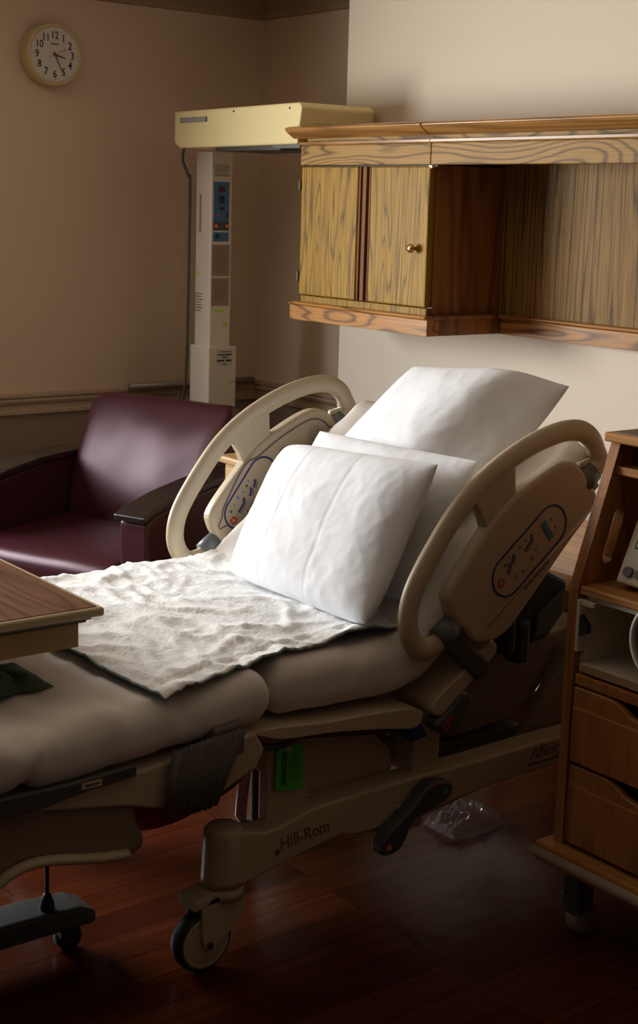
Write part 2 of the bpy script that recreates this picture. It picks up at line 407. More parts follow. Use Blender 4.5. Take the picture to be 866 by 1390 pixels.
obj('printed_line', B(fx, fx+0.0008, cc[1]-0.017, cc[1]+0.017, cc[2]+0.040, cc[2]+0.046), M['ptext2'], face)
hand('hour_hand', math.radians(105), 0.008, 0.052, 0.0032, M['ptext'], fx+0.001)
hand('minute_hand', math.radians(155), 0.012, 0.085, 0.0022, M['ptext'], fx+0.003)
hand('second_hand', math.radians(243), 0.055, 0.033, 0.0012, M['redp'], fx+0.005)

# ------------------------------------------------------------------ radiant warmer in the corner
wm = thing('radiant_warmer', (-5.27, 3.45, 0), 'tall off-white infant warmer post with a yellow-cream heater head in the corner', 'warmer')
post = obj('post', B(-5.33, -5.21, 3.40, 3.505, 0.25, 1.955), M['post'], wm, bevel=0.006)
obj('lower_sleeve', B(-5.345, -5.195, 3.388, 3.53, 0.25, 1.142), M['post'], wm, bevel=0.006)
obj('warmer_base', B(-5.55, -4.95, 3.36, 3.60, 0.06, 0.25), M['post'], wm, bevel=0.02)
for sx, sy in ((-5.5, 3.39), (-5.0, 3.39), (-5.5, 3.57), (-5.0, 3.57)):
    obj('caster', CY_((sx, sy, 0.035), (0, 1, 0), 0.035, 0.025), M['black'], wm, smooth=True)
hd = bmesh.new()
prism(hd, [(-5.30, 2.110), (-4.43, 2.118), (-4.415, 2.10), (-4.44, 1.968), (-5.26, 1.962), (-5.30, 1.985)], 'Y', 3.27, 3.615)
head = obj('heater_head', hd, M['warmer'], wm, bevel=0.008, label='yellow-cream heater head')
obj('heater_grille', B(-5.05, -4.60, 3.31, 3.57, 1.950, 1.966), M['darksteel'], wm, label='dark grille under the head')
obj('reflector_edge', B(-4.62, -4.45, 3.29, 3.60, 1.955, 1.968), M['grey'], wm)
# vent on the front face
bm = bmesh.new(); box(bm, -5.25, -5.05, 3.266, 3.2705, 2.064, 2.083)
v = obj('vent_slot', bm, M['grey'], head)
for i in range(12):
    obj('vent_fin', B(-5.245+i*0.016, -5.238+i*0.016, 3.2655, 3.267, 2.066, 2.081), M['paper'], v)
for sx in (-4.86, -4.49): obj('screw', CY_((sx, 3.269, 2.098), (0, 1, 0), 0.004, 0.004, seg=10), M['darksteel'], head)
hx = -4.421
obj('warning_label', B(-4.424, -4.4215, 3.285, 3.33, 2.088, 2.098), M['yellow'], head, label='yellow warning sticker')
lb = obj('name_label', B(-4.424, -4.4205, 3.345, 3.50, 2.078, 2.100), M['paper'], head)
for i, (a, b) in enumerate(((3.39, 3.46), (3.38, 3.475))):
    obj('label_line', B(-4.4206, -4.4198, a, b, 2.092-i*0.008, 2.095-i*0.008), M['ptext'], lb)
obj('dark_slot', B(-4.432, -4.4255, 3.33, 3.50, 2.043, 2.052), M['darkgrey'], head)
# controls on the +x face of the post
px = -5.2095
def onpost(name, y0, y1, z0, z1, m, parent=post, t=0.0015, label=None): return obj(name, B(px-0.001, px+t, y0, y1, z0, z1), m, parent, label=label)
cp = onpost('control_panel', 3.411, 3.488, 1.585, 1.832, M['cblue'], label='blue control panel')
obj('display_window', B(px, px+0.003, 3.436, 3.467, 1.790, 1.815), M['redwin'], cp)
obj('display_window', B(px, px+0.003, 3.438, 3.464, 1.742, 1.776), M['black'], cp)
obj('panel_button', B(px, px+0.004, 3.442, 3.462, 1.716, 1.728), M['black'], cp)
obj('panel_button', B(px, px+0.004, 3.425, 3.440, 1.690, 1.698), M['redp'], cp)
obj('panel_button', B(px, px+0.004, 3.474, 3.481, 1.685, 1.705), M['black'], cp)
st = obj('indicator_strip', B(px, px+0.0025, 3.411, 3.488, 1.632, 1.668), M['darkgrey'], cp)
for y in (3.422, 3.477): obj('indicator_lamp', CY_((px+0.004, y, 1.650), (1, 0, 0), 0.0075, 0.004, seg=14), M['orange'], st)
obj('strip_divider', B(px, px+0.002, 3.411, 3.488, 1.624, 1.630), M['post'], cp)
obj('panel_knob', CY_((px+0.005, 3.430, 1.607), (1, 0, 0), 0.008, 0.008, seg=16), M['black'], cp)
def lines(x, y0, y1, zs, parent, m=M['ptext2'], h=0.0028, ax='X'):
    for z in zs:
        a = y0+random.random()*(y1-y0)*0.08; b = y1-random.random()*(y1-y0)*0.2
        obj('printed_line', B(x, x+0.0008, a, b, z-h/2, z+h/2), m, parent)
lines(px, 3.412, 3.488, [1.90, 1.892, 1.884, 1.876, 1.866, 1.858], post)
i1 = onpost('instruction_card', 3.405, 3.494, 1.44, 1.572, M['label'], label='tan printed instruction card')
lines(px+0.0014, 3.415, 3.485, [1.556-0.0105*i for i in range(10)], i1)
i2 = onpost('instruction_card', 3.405, 3.494, 1.315, 1.432, M['label'], label='tan printed instruction card')
lines(px+0.0014, 3.415, 3.485, [1.418-0.0105*i for i in range(8)], i2)
onpost('lime_sticker', 3.425, 3.465, 1.288, 1.299, M['lime'], label='lime green sticker')
obj('round_sticker', CY_((px+0.0005, 3.478, 1.235), (1, 0, 0), 0.010, 0.002, seg=18), M['yellow'], post)
py_ = 3.3995
obj('lime_sticker', B(-5.325, -5.302, py_-0.001, py_, 1.443, 1.453), M['lime'], post, label='lime green sticker')
obj('side_label', B(-5.300, -5.286, py_-0.001, py_, 1.62, 1.78), M['label'], post)
for i in range(7): obj('printed_line', B(-5.322, -5.285+random.random()*0.02, py_-0.001, py_, 1.36-0.012*i, 1.364-0.012*i), M['ptext2'], post)
lab = obj('rating_label', B(-5.196, -5.1935, 3.425, 3.507, 1.06, 1.130), M['paper'], wm)
for i, (a, b, h) in enumerate(((3.44, 3.50, .003), (3.435, 3.503, .006), (3.455, 3.485, .005), (3.43, 3.465, .008), (3.472, 3.503, .008), (3.46, 3.475, .004))):
    z = [1.120, 1.107, 1.096, 1.082, 1.082, 1.068][i]
    obj('printed_line', B(-5.1936, -5.1928, a, b, z-h/2, z+h/2), M['ptext'], lab)
obj('sleeve_seam', B(-5.196, -5.1942, 3.49, 3.531, 0.987, 0.989), M['ptext2'], wm)
obj('power_cord', T(catmull([(-5.36, 3.36, 1.98), (-5.375, 3.36, 1.92), (-5.35, 3.37, 1.86), (-5.355, 3.385, 1.80), (-5.36, 3.385, 1.3), (-5.37, 3.385, 1.0), (-5.385, 3.38, 0.88), (-5.385, 3.38, 0.6), (-5.37, 3.40, 0.2)], 6), 0.0065, seg=8), M['cord'], wm, smooth=True, label='grey power cord')
obj('power_cord', T(catmull([(-5.40, 3.37, 0.93), (-5.40, 3.37, 0.86), (-5.425, 3.375, 0.78), (-5.42, 3.38, 0.4)], 6), 0.0055, seg=8), M['cord'], wm, smooth=True)
obj('power_cord', T(catmull([(-5.23, 3.535, 0.94), (-5.21, 3.56, 0.86), (-5.21, 3.57, 0.75), (-5.22, 3.57, 0.3)], 6), 0.0055, seg=8), M['cord'], wm, smooth=True)

# the warmer stands clear of the cabinet crown: move it back and size it up slightly
WS, W0, W1 = 1.041, Vector((-5.27, 3.45, 0)), Vector((-5.486, 3.5915, -0.0718))
wm.location = (W1.x, W1.y, 0)
def down(o):
    for c in bpy.data.objects:
        if c.parent is o:
            yield c
            yield from down(c)
for o in list(down(wm)):
    low = o.name.startswith(('caster', 'warmer_base'))
    for v in o.data.vertices:
        v.co = (v.co-W0)*WS+W1
        if low: v.co.z += 0.0718
    if o.parent is wm: o.matrix_parent_inverse = Matrix.Translation(-wm.location)

# ------------------------------------------------------------------ oak wall cabinet and open panel unit
YC = 3.41      # front of the closed cabinet
K = YC/3.5
def cz(z): return EYE-(EYE-z)*K
XC0, XC1 = -4.585, -3.845
zt = cz(1.900); zcr = cz(2.024)
wc = thing('wall_cabinet', (XC0, YH, cz(1.3)), 'golden oak wall cabinet with two plain doors above the bed', 'cabinet')
zb0, zb1, zb2 = cz(1.296), cz(1.366), cz(1.372)
obj('carcass', B(XC0+0.02, XC1+0.002, YC+0.022, YH, zb1, zt), M['oak_y'], wc)
def door(x0, x1):
    return obj('door', B(x0, x1, YC-0.012, YC+0.018, zb1+0.03, zt-0.006), M['oak_v'], wc, bevel=0.006, seg=3)
ZS0 = zb1
d1 = door(XC0+0.005, -4.235)
d2 = door(-4.16, XC1+0.005)
for z in (zt-0.075, zb1+0.10):
    obj('hinge', B(XC0-0.008, XC0+0.006, YC-0.018, YC+0.006, z-0.02, z+0.02), M['darkbrass'], d1, bevel=0.002)
bm = bmesh.new()
for i, (a, b, dp) in enumerate(((-4.232, -4.222, .012), (-4.222, -4.208, .004), (-4.208, -4.187, .014), (-4.187, -4.173, .004), (-4.173, -4.163, .012))):
    box(bm, a, b, YC+0.004-dp, YC+0.022, zb1+0.03, zt-0.006)
obj('fluted_stile', bm, M['oak_red'], wc, bevel=0.002, label='dark reddish fluted strip between the doors')
kn = lathe([(0.006, 0), (0.006, 0.012), (0.0155, 0.018), (0.0165, 0.026), (0.011, 0.033), (0, 0.034)], (XC1-0.055, YC-0.012, cz(1.605)), (0, -1, 0), 24)
obj('knob', kn, M['brass'], d2, smooth=True, label='brass knob')
obj('bottom_strip', B(XC0+0.01, XC1+0.004, YC-0.004, YC+0.022, zb1, zb1+0.027), M['oak_v'], wc, bevel=0.002)
# top rail and crown
obj('top_rail', B(XC0, XC1+0.006, YC-0.014, YC+0.022, zt, zt+0.072), M['oak_x'], wc, bevel=0.003)
obj('gap_shade_strip', B(XC0+0.01, XC1+0.0, YC+0.019, YC+0.03, zt-0.012, zt+0.002), M['black'], wc, label='black strip standing for the shade under the top rail')  # solid black strip, shade of the door gap put into its colour
obj('frieze', B(XC0+0.022, XC1+0.006, YC+0.0, YC+0.03, zt+0.072, zcr), M['oak_x'], wc)
def crown(x0, x1, parent, mitre, y=YC, depthback=YH):
    prof = [(y-0.018, zcr-0.022), (y-0.034, zcr-0.012), (y-0.055, zcr+0.002), (y-0.062, zcr+0.012), (y-0.056, zcr+0.018), (y-0.03, zcr+0.024), (depthback, zcr+0.026), (depthback, zcr-0.022)]
    return obj('crown_moulding', P(prof, 'X', x0, x1), M['oak_crown'], parent, bevel=0.003)
crown(XC0-0.045, XC1-0.001, wc, True)
obj('bead', P([(YC-0.014, zt+0.072), (YC-0.022, zt+0.076), (YC-0.022, zt+0.084), (YC+0.02, zt+0.088), (YC+0.02, zt+0.072)], 'X', XC0, XC1+0.006), M['oak_crown'], wc)
# base ledge
def ledge(x0, x1, y0, parent, name='base_rail'):
    pr = [(y0, zb0), (y0, zb1-0.012), (y0-0.010, zb1-0.008), (y0-0.012, zb1-0.001), (y0-0.004, zb1+0.003), (y0+0.06, zb1+0.003), (y0+0.06, zb0)]
    return obj(name, P(pr, 'X', x0, x1), M['oak_x2'], parent, bevel=0.0015)
ledge(XC0-0.04, XC1+0.03, YC-0.02, wc)
obj('base_side', B(XC1-0.02, XC1+0.03, YC+0.035, YH, zb0+0.0, zb1-0.006), M['oak_y'], wc, bevel=0.002)
obj('base_side_bead', B(XC1-0.01, XC1+0.038, YC-0.015, YH, zb1-0.009, zb1+0.003), M['oak_y'], wc, bevel=0.003)
obj('side_panel', B(XC1-0.012, XC1+0.007, YC+0.020, YH, zb1, zt), M['oak_y'], wc, bevel=0.002)
obj('base_left_side', B(XC0-0.038, XC0+0.0, YC+0.03, YH, zb0+0.002, zb1-0.006), M['oak_y'], wc)
obj('catch', B(XC1-0.006, XC1+0.012, YC-0.01, YC+0.003, zt-0.012, zt-0.002), M['ivory'], wc)
# panel unit
YP = 3.735
pu = thing('oak_panel_unit', (XC1, YH, cz(1.3)), 'long open-fronted oak wall unit with grained back panel, right of the cabinet', 'wall unit')
XP0, XP1 = XC1+0.009, -1.5
obj('back_panel', B(XP0, XP1, YP+0.02, YH, zb1, zt+0.02), M['oak_v2'], pu)
obj('top_rail', B(XP0, XP1, YC-0.014, YC+0.022, zt, zt+0.072), M['oak_x'], pu, bevel=0.003)
obj('soffit', B(XP0, XP1, YC+0.022, YP+0.02, zt+0.03, zt+0.05), M['oak_y'], pu)
obj('frieze', B(XP0, XP1, YC+0.0, YC+0.03, zt+0.072, zcr), M['oak_x'], pu)
crown(XP0-0.006, XP1, pu, False)
obj('bead', P([(YC-0.014, zt+0.072), (YC-0.022, zt+0.076), (YC-0.022, zt+0.084), (YC+0.02, zt+0.088), (YC+0.02, zt+0.072)], 'X', XP0, XP1), M['oak_crown'], pu)
ledge(XC1+0.039, XP1, YP, pu)

# ------------------------------------------------------------------ burgundy recliner
CO = Vector((-5.07, 3.10, 0)); ca = math.radians(22)
CM = Matrix(((math.cos(ca), math.sin(ca), 0, CO.x), (math.sin(ca), -math.cos(ca), 0, CO.y), (0, 0, 1, 0), (0, 0, 0, 1)))   # local (w, f, z)
ch = thing('armchair', (CO.x, CO.y, 0), 'burgundy vinyl armchair with black-capped arms beside the bed', 'armchair')
def cushion(name, u0, u1, prof, m, parent, nu=14, round_=0.03, crownv=0.0, wr=0.0, seed=0.0, mtx=CM, label=None):
    """prof = closed outline in (f,z) swept over w with rounded ends"""
    bm = bmesh.new(); n = len(prof)
    cxp = sum(p[0] for p in prof)/n; czp = sum(p[1] for p in prof)/n
    us = []
    for i in range(nu+1):
        t = i/nu; us.append((u0+(u1-u0)*t))
    us = [u0, u0+round_*0.15, u0+round_*0.5, u0+round_]+[u0+round_+(u1-u0-2*round_)*i/nu for i in range(1, nu)]+[u1-round_, u1-round_*0.5, u1-round_*0.15, u1]
    rings = []
    for u in us:
        d = min(u-u0, u1-u)
        ins = 0.0 if d >= round_ else round_*(1-math.sqrt(max(0, 1-(1-d/round_)**2)))
        ring = []
        for (f, z) in prof:
            v = Vector((f-cxp, z-czp)); l = v.length
            k = max(0.05, (l-ins*1.0)/l) if l > 1e-6 else 1
            t = (u-u0)/(u1-u0)
            k *= 1+crownv*(math.sin(PI*t)-0.5)
            p = Vector((u, cxp+v.x*k, czp+v.y*k))
            if wr: p += Vector((0, 1, 1))*wr*noise.noise(p*6+Vector((seed, 0, 0)))
            ring.append(bm.verts.new(mtx @ p))
        rings.append(ring)
    for a, b in zip(rings, rings[1:]):
        for i in range(n): bm.faces.new((a[i], a[(i+1) % n], b[(i+1) % n], b[i]))
    bm.faces.new(rings[0]); bm.faces.new(rings[-1][::-1])
    return obj(name, bm, m, parent, smooth=True, label=label)
def rc(pts, n=4): return [(p.x, p.y) for p in catmull([(*q, 0) for q in pts], n, True)]
back_prof = rc([(0.215, 0.46), (0.205, 0.60), (0.13, 0.80), (0.045, 0.93), (0.0, 0.955), (-0.06, 0.93), (-0.08, 0.80), (-0.02, 0.58), (0.06, 0.42), (0.15, 0.40)])
cushion('backrest', -0.352, 0.352, back_prof, M['vinyl'], ch, round_=0.05, wr=0.006)
seat_prof = rc([(0.12, 0.46), (0.45, 0.475), (0.70, 0.465), (0.785, 0.44), (0.80, 0.38), (0.785, 0.32), (0.70, 0.30), (0.30, 0.30), (0.10, 0.33)])
cushion('seat', -0.345, 0.345, seat_prof, M['vinyl'], ch, round_=0.03, wr=0.005)
for s in (-1, 1):
    u0, u1 = (0.352, 0.475) if s > 0 else (-0.475, -0.352)
    ap = [(0.74, 0.12), (0.745, 0.62), (0.70, 0.645), (0.55, 0.672), (0.35, 0.695), (0.10, 0.70), (0.02, 0.68), (0.0, 0.12)]
    bm = bmesh.new()
    prism(bm, [(q[0], q[1]) for q in ap], 'X', u0, u1, mtx=CM)
    obj('arm', bm, M['vinyl'], ch, bevel=0.012, seg=3)
    cap = [(0.765, 0.625), (0.77, 0.648), (0.70, 0.672), (0.55, 0.70), (0.35, 0.722), (0.10, 0.728), (0.0, 0.705), (0.0, 0.675), (0.10, 0.70), (0.35, 0.695), (0.55, 0.672), (0.70, 0.645)]
    obj('arm_cap', P(cap, 'X', u0-0.008, u1+0.008, mtx=CM), M['blackwood'], ch, bevel=0.006, seg=3, label='black arm cap')
obj('front_panel', B(-0.345, 0.345, 0.70, 0.755, 0.08, 0.31, mtx=CM), M['vinyl'], ch, bevel=0.015)
obj('body', B(-0.345, 0.345, 0.02, 0.70, 0.10, 0.30, mtx=CM), M['vinyl'], ch)
for uu in (-0.42, 0.42):
    for ff in (0.06, 0.68): obj('foot', CY_(CM @ Vector((uu, ff, 0.06)), (0, 0, 1), 0.025, 0.12), M['blackwood'], ch)

# ------------------------------------------------------------------ pale nightstand behind the far siderail
ns = thing('nightstand', (-4.1, 3.05, 0), 'pale oak nightstand between the burgundy armchair and the bed', 'nightstand')
obj('cabinet_body', B(-4.275, -3.90, 2.865, 3.28, 0.08, 0.835), M['stand'], ns, bevel=0.003)
obj('nightstand_top', B(-4.30, -3.88, 2.845, 3.30, 0.835, 0.862), M['stand'], ns, bevel=0.008, seg=3)
obj('plinth', B(-4.26, -3.92, 2.88, 3.26, 0.0, 0.08), M['cart_v'], ns)
nd = obj('drawer', B(-4.262, -3.913, 2.856, 2.866, 0.68, 0.82), M['stand'], ns, bevel=0.003)
obj('knob', lathe([(0.005, 0), (0.005, 0.01), (0.013, 0.018), (0.010, 0.026), (0, 0.027)], (-4.09, 2.856, 0.75), (0, -1, 0), 18), M['brass'], nd, smooth=True)
# oak table behind the head of the bed
bt = thing('bedside_table', (-2.3, 3.45, 0), 'long orange oak side table against the wall behind the head of the bed', 'table')
obj('tabletop', B(-3.48, -1.75, 3.12, 3.77, 0.652, 0.70), M['cart_x'], bt, bevel=0.012, seg=3)
for lx in (-3.40, -1.82):
    for ly in (3.42, 3.72): obj('leg', B(lx-0.02, lx+0.02, ly-0.02, ly+0.02, 0, 0.655), M['cart_v'], bt, bevel=0.004)

# ------------------------------------------------------------------ hospital bed
bed = thing('hospital_bed', (-3.05, 2.4, 0), 'beige adjustable hospital bed with raised back and siderails', 'bed')
XN, XF = -2.5, -3.55          # outer faces of the near and far siderails
XB = -2.57                    # near face of the base beam
def sm(pts, n=4): return rc(pts, n)
# base beams (near shown, far mirrored)
beam_prof = [(1.74, 0.335), (1.80, 0.333), (1.85, 0.318), (1.90, 0.322), (1.984, 0.343), (2.095, 0.348), (2.30, 0.352), (2.50, 0.348), (2.80, 0.352), (3.36, 0.352), (3.36, 0.275), (2.82, 0.275), (2.57, 0.266), (2.40, 0.25), (2.29, 0.236), (2.12, 0.243), (2.075, 0.255), (1.95, 0.234), (1.866, 0.218), (1.79, 0.204), (1.74, 0.204)]
far_prof = beam_prof
for xa, xb in ((XB-0.075, XB), (-3.53, -3.455)):
    bmn = obj('base_beam', P(beam_prof, 'X', xa, xb), M['bed'], bed, bevel=0.008, seg=3)
    if xb == XB: beam = bmn
for xa in (XB-0.045, -3.485):
    obj('caster_housing', lathe([(0, 0.345), (0.035, 0.343), (0.046, 0.333), (0.048, 0.31), (0.052, 0.222), (0.052, 0.205), (0, 0.205)], (xa, 1.765, 0), (0, 0, 1), 28), M['bed'], bed, smooth=True)
# casters: fork and wheel
def caster(x, y, main=True):
    fk = obj('caster_fork', lathe([(0, 0.205), (0.046, 0.205), (0.046, 0.196), (0.050, 0.194), (0.050, 0.172), (0, 0.172)], (x, y, 0), (0, 0, 1), 24), M['bed'], bed, smooth=True)
    c = [(y+0.036, 0.190), (y+0.040, 0.15), (y+0.028, 0.118), (y-0.005, 0.092), (y-0.035, 0.068), (y-0.052, 0.058), (y-0.070, 0.068), (y-0.076, 0.10), (y-0.078, 0.172), (y-0.05, 0.190)]
    for dx in (-0.036, 0.027):
        obj('fork_cheek', P(c, 'X', x+dx, x+dx+0.010), M['bed'], fk, bevel=0.003)
    obj('fork_roof', P([(y-0.10, 0.190), (y-0.05, 0.199), (y+0.03, 0.199), (y+0.03, 0.17), (y-0.05, 0.172), (y-0.10, 0.166)], 'X', x-0.036, x+0.037), M['bed'], fk, bevel=0.004)
    wy = y-0.058
    wheel = obj('wheel', lathe([(0.030, -0.0225), (0.062, -0.0225), (0.071, -0.018), (0.0745, -0.008), (0.0745, 0.008), (0.071, 0.018), (0.062, 0.0225), (0.030, 0.0225)], (x, wy, 0.0755), (1, 0, 0), 40), M['black'], fk, smooth=True, label='black rubber tyre')
    obj('wheel_disc', lathe([(0, 0.0245), (0.02, 0.0245), (0.05, 0.0245), (0.053, 0.0232), (0.056, 0.0250), (0.0625, 0.0235), (0.0625, -0.0235), (0, -0.024)], (x+0.0, wy, 0.0755), (1, 0, 0), 36), M['bed2'], fk, smooth=True)
    obj('axle_bolt', CY_((x+0.0385, wy+0.0, 0.0755), (1, 0, 0), 0.008, 0.008, seg=12), M['darksteel'], fk)
caster(XB-0.045, 1.765); caster(-3.485, 1.765); caster(XB-0.045, 3.30); caster(-3.485, 3.30)
obj('beam_bolt', CY_((XB+0.001, 1.885, 0.262), (1, 0, 0), 0.007, 0.004, seg=12), M['steel'], bed)
obj('base_crossbar', B(-3.46, XB-0.07, 3.22, 3.30, 0.27, 0.34), M['bed'], bed, bevel=0.006)
text('maker_name', 'Hill-Rom', 0.046, frame((XB+0.0005, 1.895, 0.262), (0, 1, 0.10), (0, 0, 1)), M['ptext2'], beam, bold=0.0005, sx=0.88)
text('model_name', 'Affinity', 0.050, frame((XB+0.0005, 2.715, 0.308), (0, 1, 0), (0, 0, 1)), M['ptext2'], beam, shear=0.25, sx=0.85)
obj('printed_line', B(XB-0.001, XB+0.0008, 2.71, 2.95, 0.292, 0.298), M['ptext2'], beam)
# lift column and covers
obj('lift_post', B(-2.648, -2.615, 1.885, 2.005, 0.30, 0.56), M['bed2'], bed, bevel=0.006)
obj('lift_cover', P(sm([(2.005, 0.35), (1.998, 0.44), (2.03, 0.49), (2.10, 0.51), (2.23, 0.50), (2.26, 0.44), (2.30, 0.40), (2.30, 0.33), (2.15, 0.32)], 4), 'X', -3.35, -2.66), M['bed'], bed, bevel=0.01)
obj('lift_arm', T([(-2.70, 2.28, 0.42), (-2.70, 2.36, 0.36), (-2.70, 2.40, 0.45), (-2.70, 2.43, 0.58)], 0.03, 0.03), M['taupe'], bed, smooth=True)
obj('lift_upright', B(-2.70, -2.60, 2.325, 2.415, 0.34, 0.50), M['bed2'], bed, bevel=0.006)
obj('back_panel', P([(2.44, 0.50), (2.52, 0.36), (2.60, 0.352), (2.81, 0.362), (2.97, 0.50), (3.10, 0.60), (2.85, 0.585), (2.70, 0.56), (2.52, 0.56)], 'X', -3.30, -2.72), M['taupe'], bed, bevel=0.01)
obj('slope_brace', P([(2.765, 0.315), (2.80, 0.315), (2.90, 0.32), (2.98, 0.40), (3.0, 0.56), (2.96, 0.57)], 'X', -2.70, -2.665), M['taupe'], bed, bevel=0.005)
obj('under_tray', P([(2.45, 0.345), (2.45, 0.285), (2.74, 0.30), (2.80, 0.352)], 'X', -2.80, -2.69), M['darkgrey'], bed)
obj('dark_rod', CY_((-3.20, 2.265, 0.22), (0, 0, 1), 0.011, 0.42, seg=12), M['darksteel'], bed, label='dark metal rod')
obj('rod_foot', lathe([(0, 0), (0.045, 0), (0.045, 0.008), (0.02, 0.02), (0, 0.02)], (-3.20, 2.265, 0), (0, 0, 1), 24), M['darksteel'], bed, smooth=True)
obj('cross_tube', T([(-3.3, 2.20, 0.30), (-2.9, 2.30, 0.22), (-2.75, 2.30, 0.22)], 0.014), M['steel'], bed, smooth=True, label='shiny grey tube')
# seat section deck
obj('seat_deck', P(sm([(1.78, 0.590), (1.80, 0.578), (1.87, 0.556), (2.0, 0.545), (2.15, 0.523), (2.245, 0.505), (2.277, 0.512), (2.283, 0.535), (2.26, 0.553), (2.15, 0.565), (2.0, 0.572), (1.87, 0.586)], 4), 'X', -3.52, -2.525), M['bed'], bed, bevel=0.008, seg=3)
obj('under_strip', P([(1.90, 0.545), (2.24, 0.50), (2.29, 0.50), (2.30, 0.46), (2.24, 0.485), (2.20, 0.49), (1.95, 0.53)], 'X', -3.45, -2.56), M['darkgrey'], bed)
obj('accessory_box', P([(2.247, 0.492), (2.306, 0.497), (2.325, 0.461), (2.277, 0.457)], 'X', -2.60, -2.55), M['blue'], bed, bevel=0.002, label='navy blue box')
obj('hose_loop', T(catmull([(-2.58, 1.84, 0.530), (-2.575, 1.87, 0.521), (-2.575, 1.92, 0.524), (-2.58, 1.955, 0.538), (-2.59, 1.975, 0.555)], 6), 0.008), M['darkgrey'], bed, smooth=True)
# inspection tag hanging from the deck
tg = obj('inspection_tag', P([(1.905, 0.505), (1.978, 0.497), (1.985, 0.388), (1.978, 0.385), (1.905, 0.396), (1.900, 0.402)], 'X', -2.606, -2.6045), M['tag'], bed, label='green inspection tag')
text('tag_heading', 'INSPECTED', 0.0185, frame((-2.604, 1.931, 0.406), (0, 0.02, 1), (0, -1, 0.02)), M['ptext'], tg, bold=0.0004, sx=0.9)
obj('tag_hole', CY_((-2.604, 1.938, 0.492), (1, 0, 0), 0.0075, 0.002, seg=16), M['ivory'], tg)
for k in range(5): obj('printed_line', B(-2.6045, -2.6038, 1.939+k*0.0075, 1.9405+k*0.0075, 0.405+0.01*random.random(), 0.47+0.01*random.random()), M['ptext2'], tg)
# foot section
foot_prof = [(0.60, 0.560), (1.30, 0.563), (1.50, 0.570), (1.78, 0.594), (1.805, 0.55), (1.785, 0.51), (1.70, 0.475), (1.64, 0.457), (1.557, 0.464), (1.457, 0.496), (1.158, 0.55), (0.60, 0.56)]
obj('foot_deck', P(foot_prof, 'X', -3.50, -2.515), M['bed2'], bed, bevel=0.006)
stp = obj('edge_strip', P([(0.80, 0.590), (1.154, 0.585), (1.30, 0.583), (1.467, 0.590), (1.467, 0.566), (1.35, 0.560), (1.249, 0.545), (1.154, 0.540), (0.80, 0.54)], 'X', -2.5145, -2.500), M['darkgrey'], bed, bevel=0.003, label='dark grey edge strip')
obj('strip_label', B(-2.5005, -2.499, 1.338, 1.385, 0.565, 0.580), M['bed'], stp, bevel=0.003)
obj('strip_label_slot', B(-2.4992, -2.4985, 1.345, 1.378, 0.5705, 0.5745), M['darkgrey'], stp)
# pleated bellows
bm = bmesh.new(); ys = []
npl = 44
top = []; bot = []
for i in range(npl+1):
    t = i/npl
    yt = 1.565+t*(1.735-1.565); zt_ = 0.602+0.018*t
    yb = 1.537+t*(1.66-1.537); zb_ = 0.462-0.004*math.sin(PI*t)+0.0*t
    x = -2.498+0.008*math.sin(i*1.7)+0.004*noise.noise(Vector((i*0.9, 0, 0)))
    top.append(bm.verts.new((x-0.006, yt, zt_))); bot.append(bm.verts.new((x, yb, zb_)))
mid = []
for i in range(npl): bm.faces.new((top[i], top[i+1], bot[i+1], bot[i]))
bo = obj('bellows', bm, M['bellows'], bed, smooth=True, label='dark pleated fabric gaiter')
s = bo.modifiers.new('solid', 'SOLIDIFY'); s.thickness = 0.012; s.offset = -1
obj('bellows_cover', P([(1.66, 0.628), (1.737, 0.635), (1.737, 0.562), (1.70, 0.557), (1.655, 0.553)], 'X', -2.55, -2.495), M['bellows'], bed, bevel=0.006)
# lower foot cover with its piped edge and the release lever
obj('foot_cover', P(sm([(0.7, 0.53), (1.20, 0.545), (1.455, 0.50), (1.49, 0.45), (1.508, 0.405), (1.498, 0.378), (1.45, 0.372), (1.286, 0.405), (1.22, 0.415), (1.15, 0.385), (0.9, 0.36), (0.7, 0.40)], 4), 'X', -3.45, -2.53), M['taupe'], bed, bevel=0.02, seg=3)
obj('foot_cover_rim', T(catmull([(-2.525, 1.46, 0.385), (-2.52, 1.38, 0.398), (-2.515, 1.28, 0.422), (-2.515, 1.22, 0.425), (-2.52, 1.17, 0.405), (-2.53, 1.12, 0.36), (-2.55, 1.05, 0.30), (-2.6, 0.9, 0.28)], 6), 0.011, 0.014), M['bed'], bed, smooth=True, label='beige curved rim')
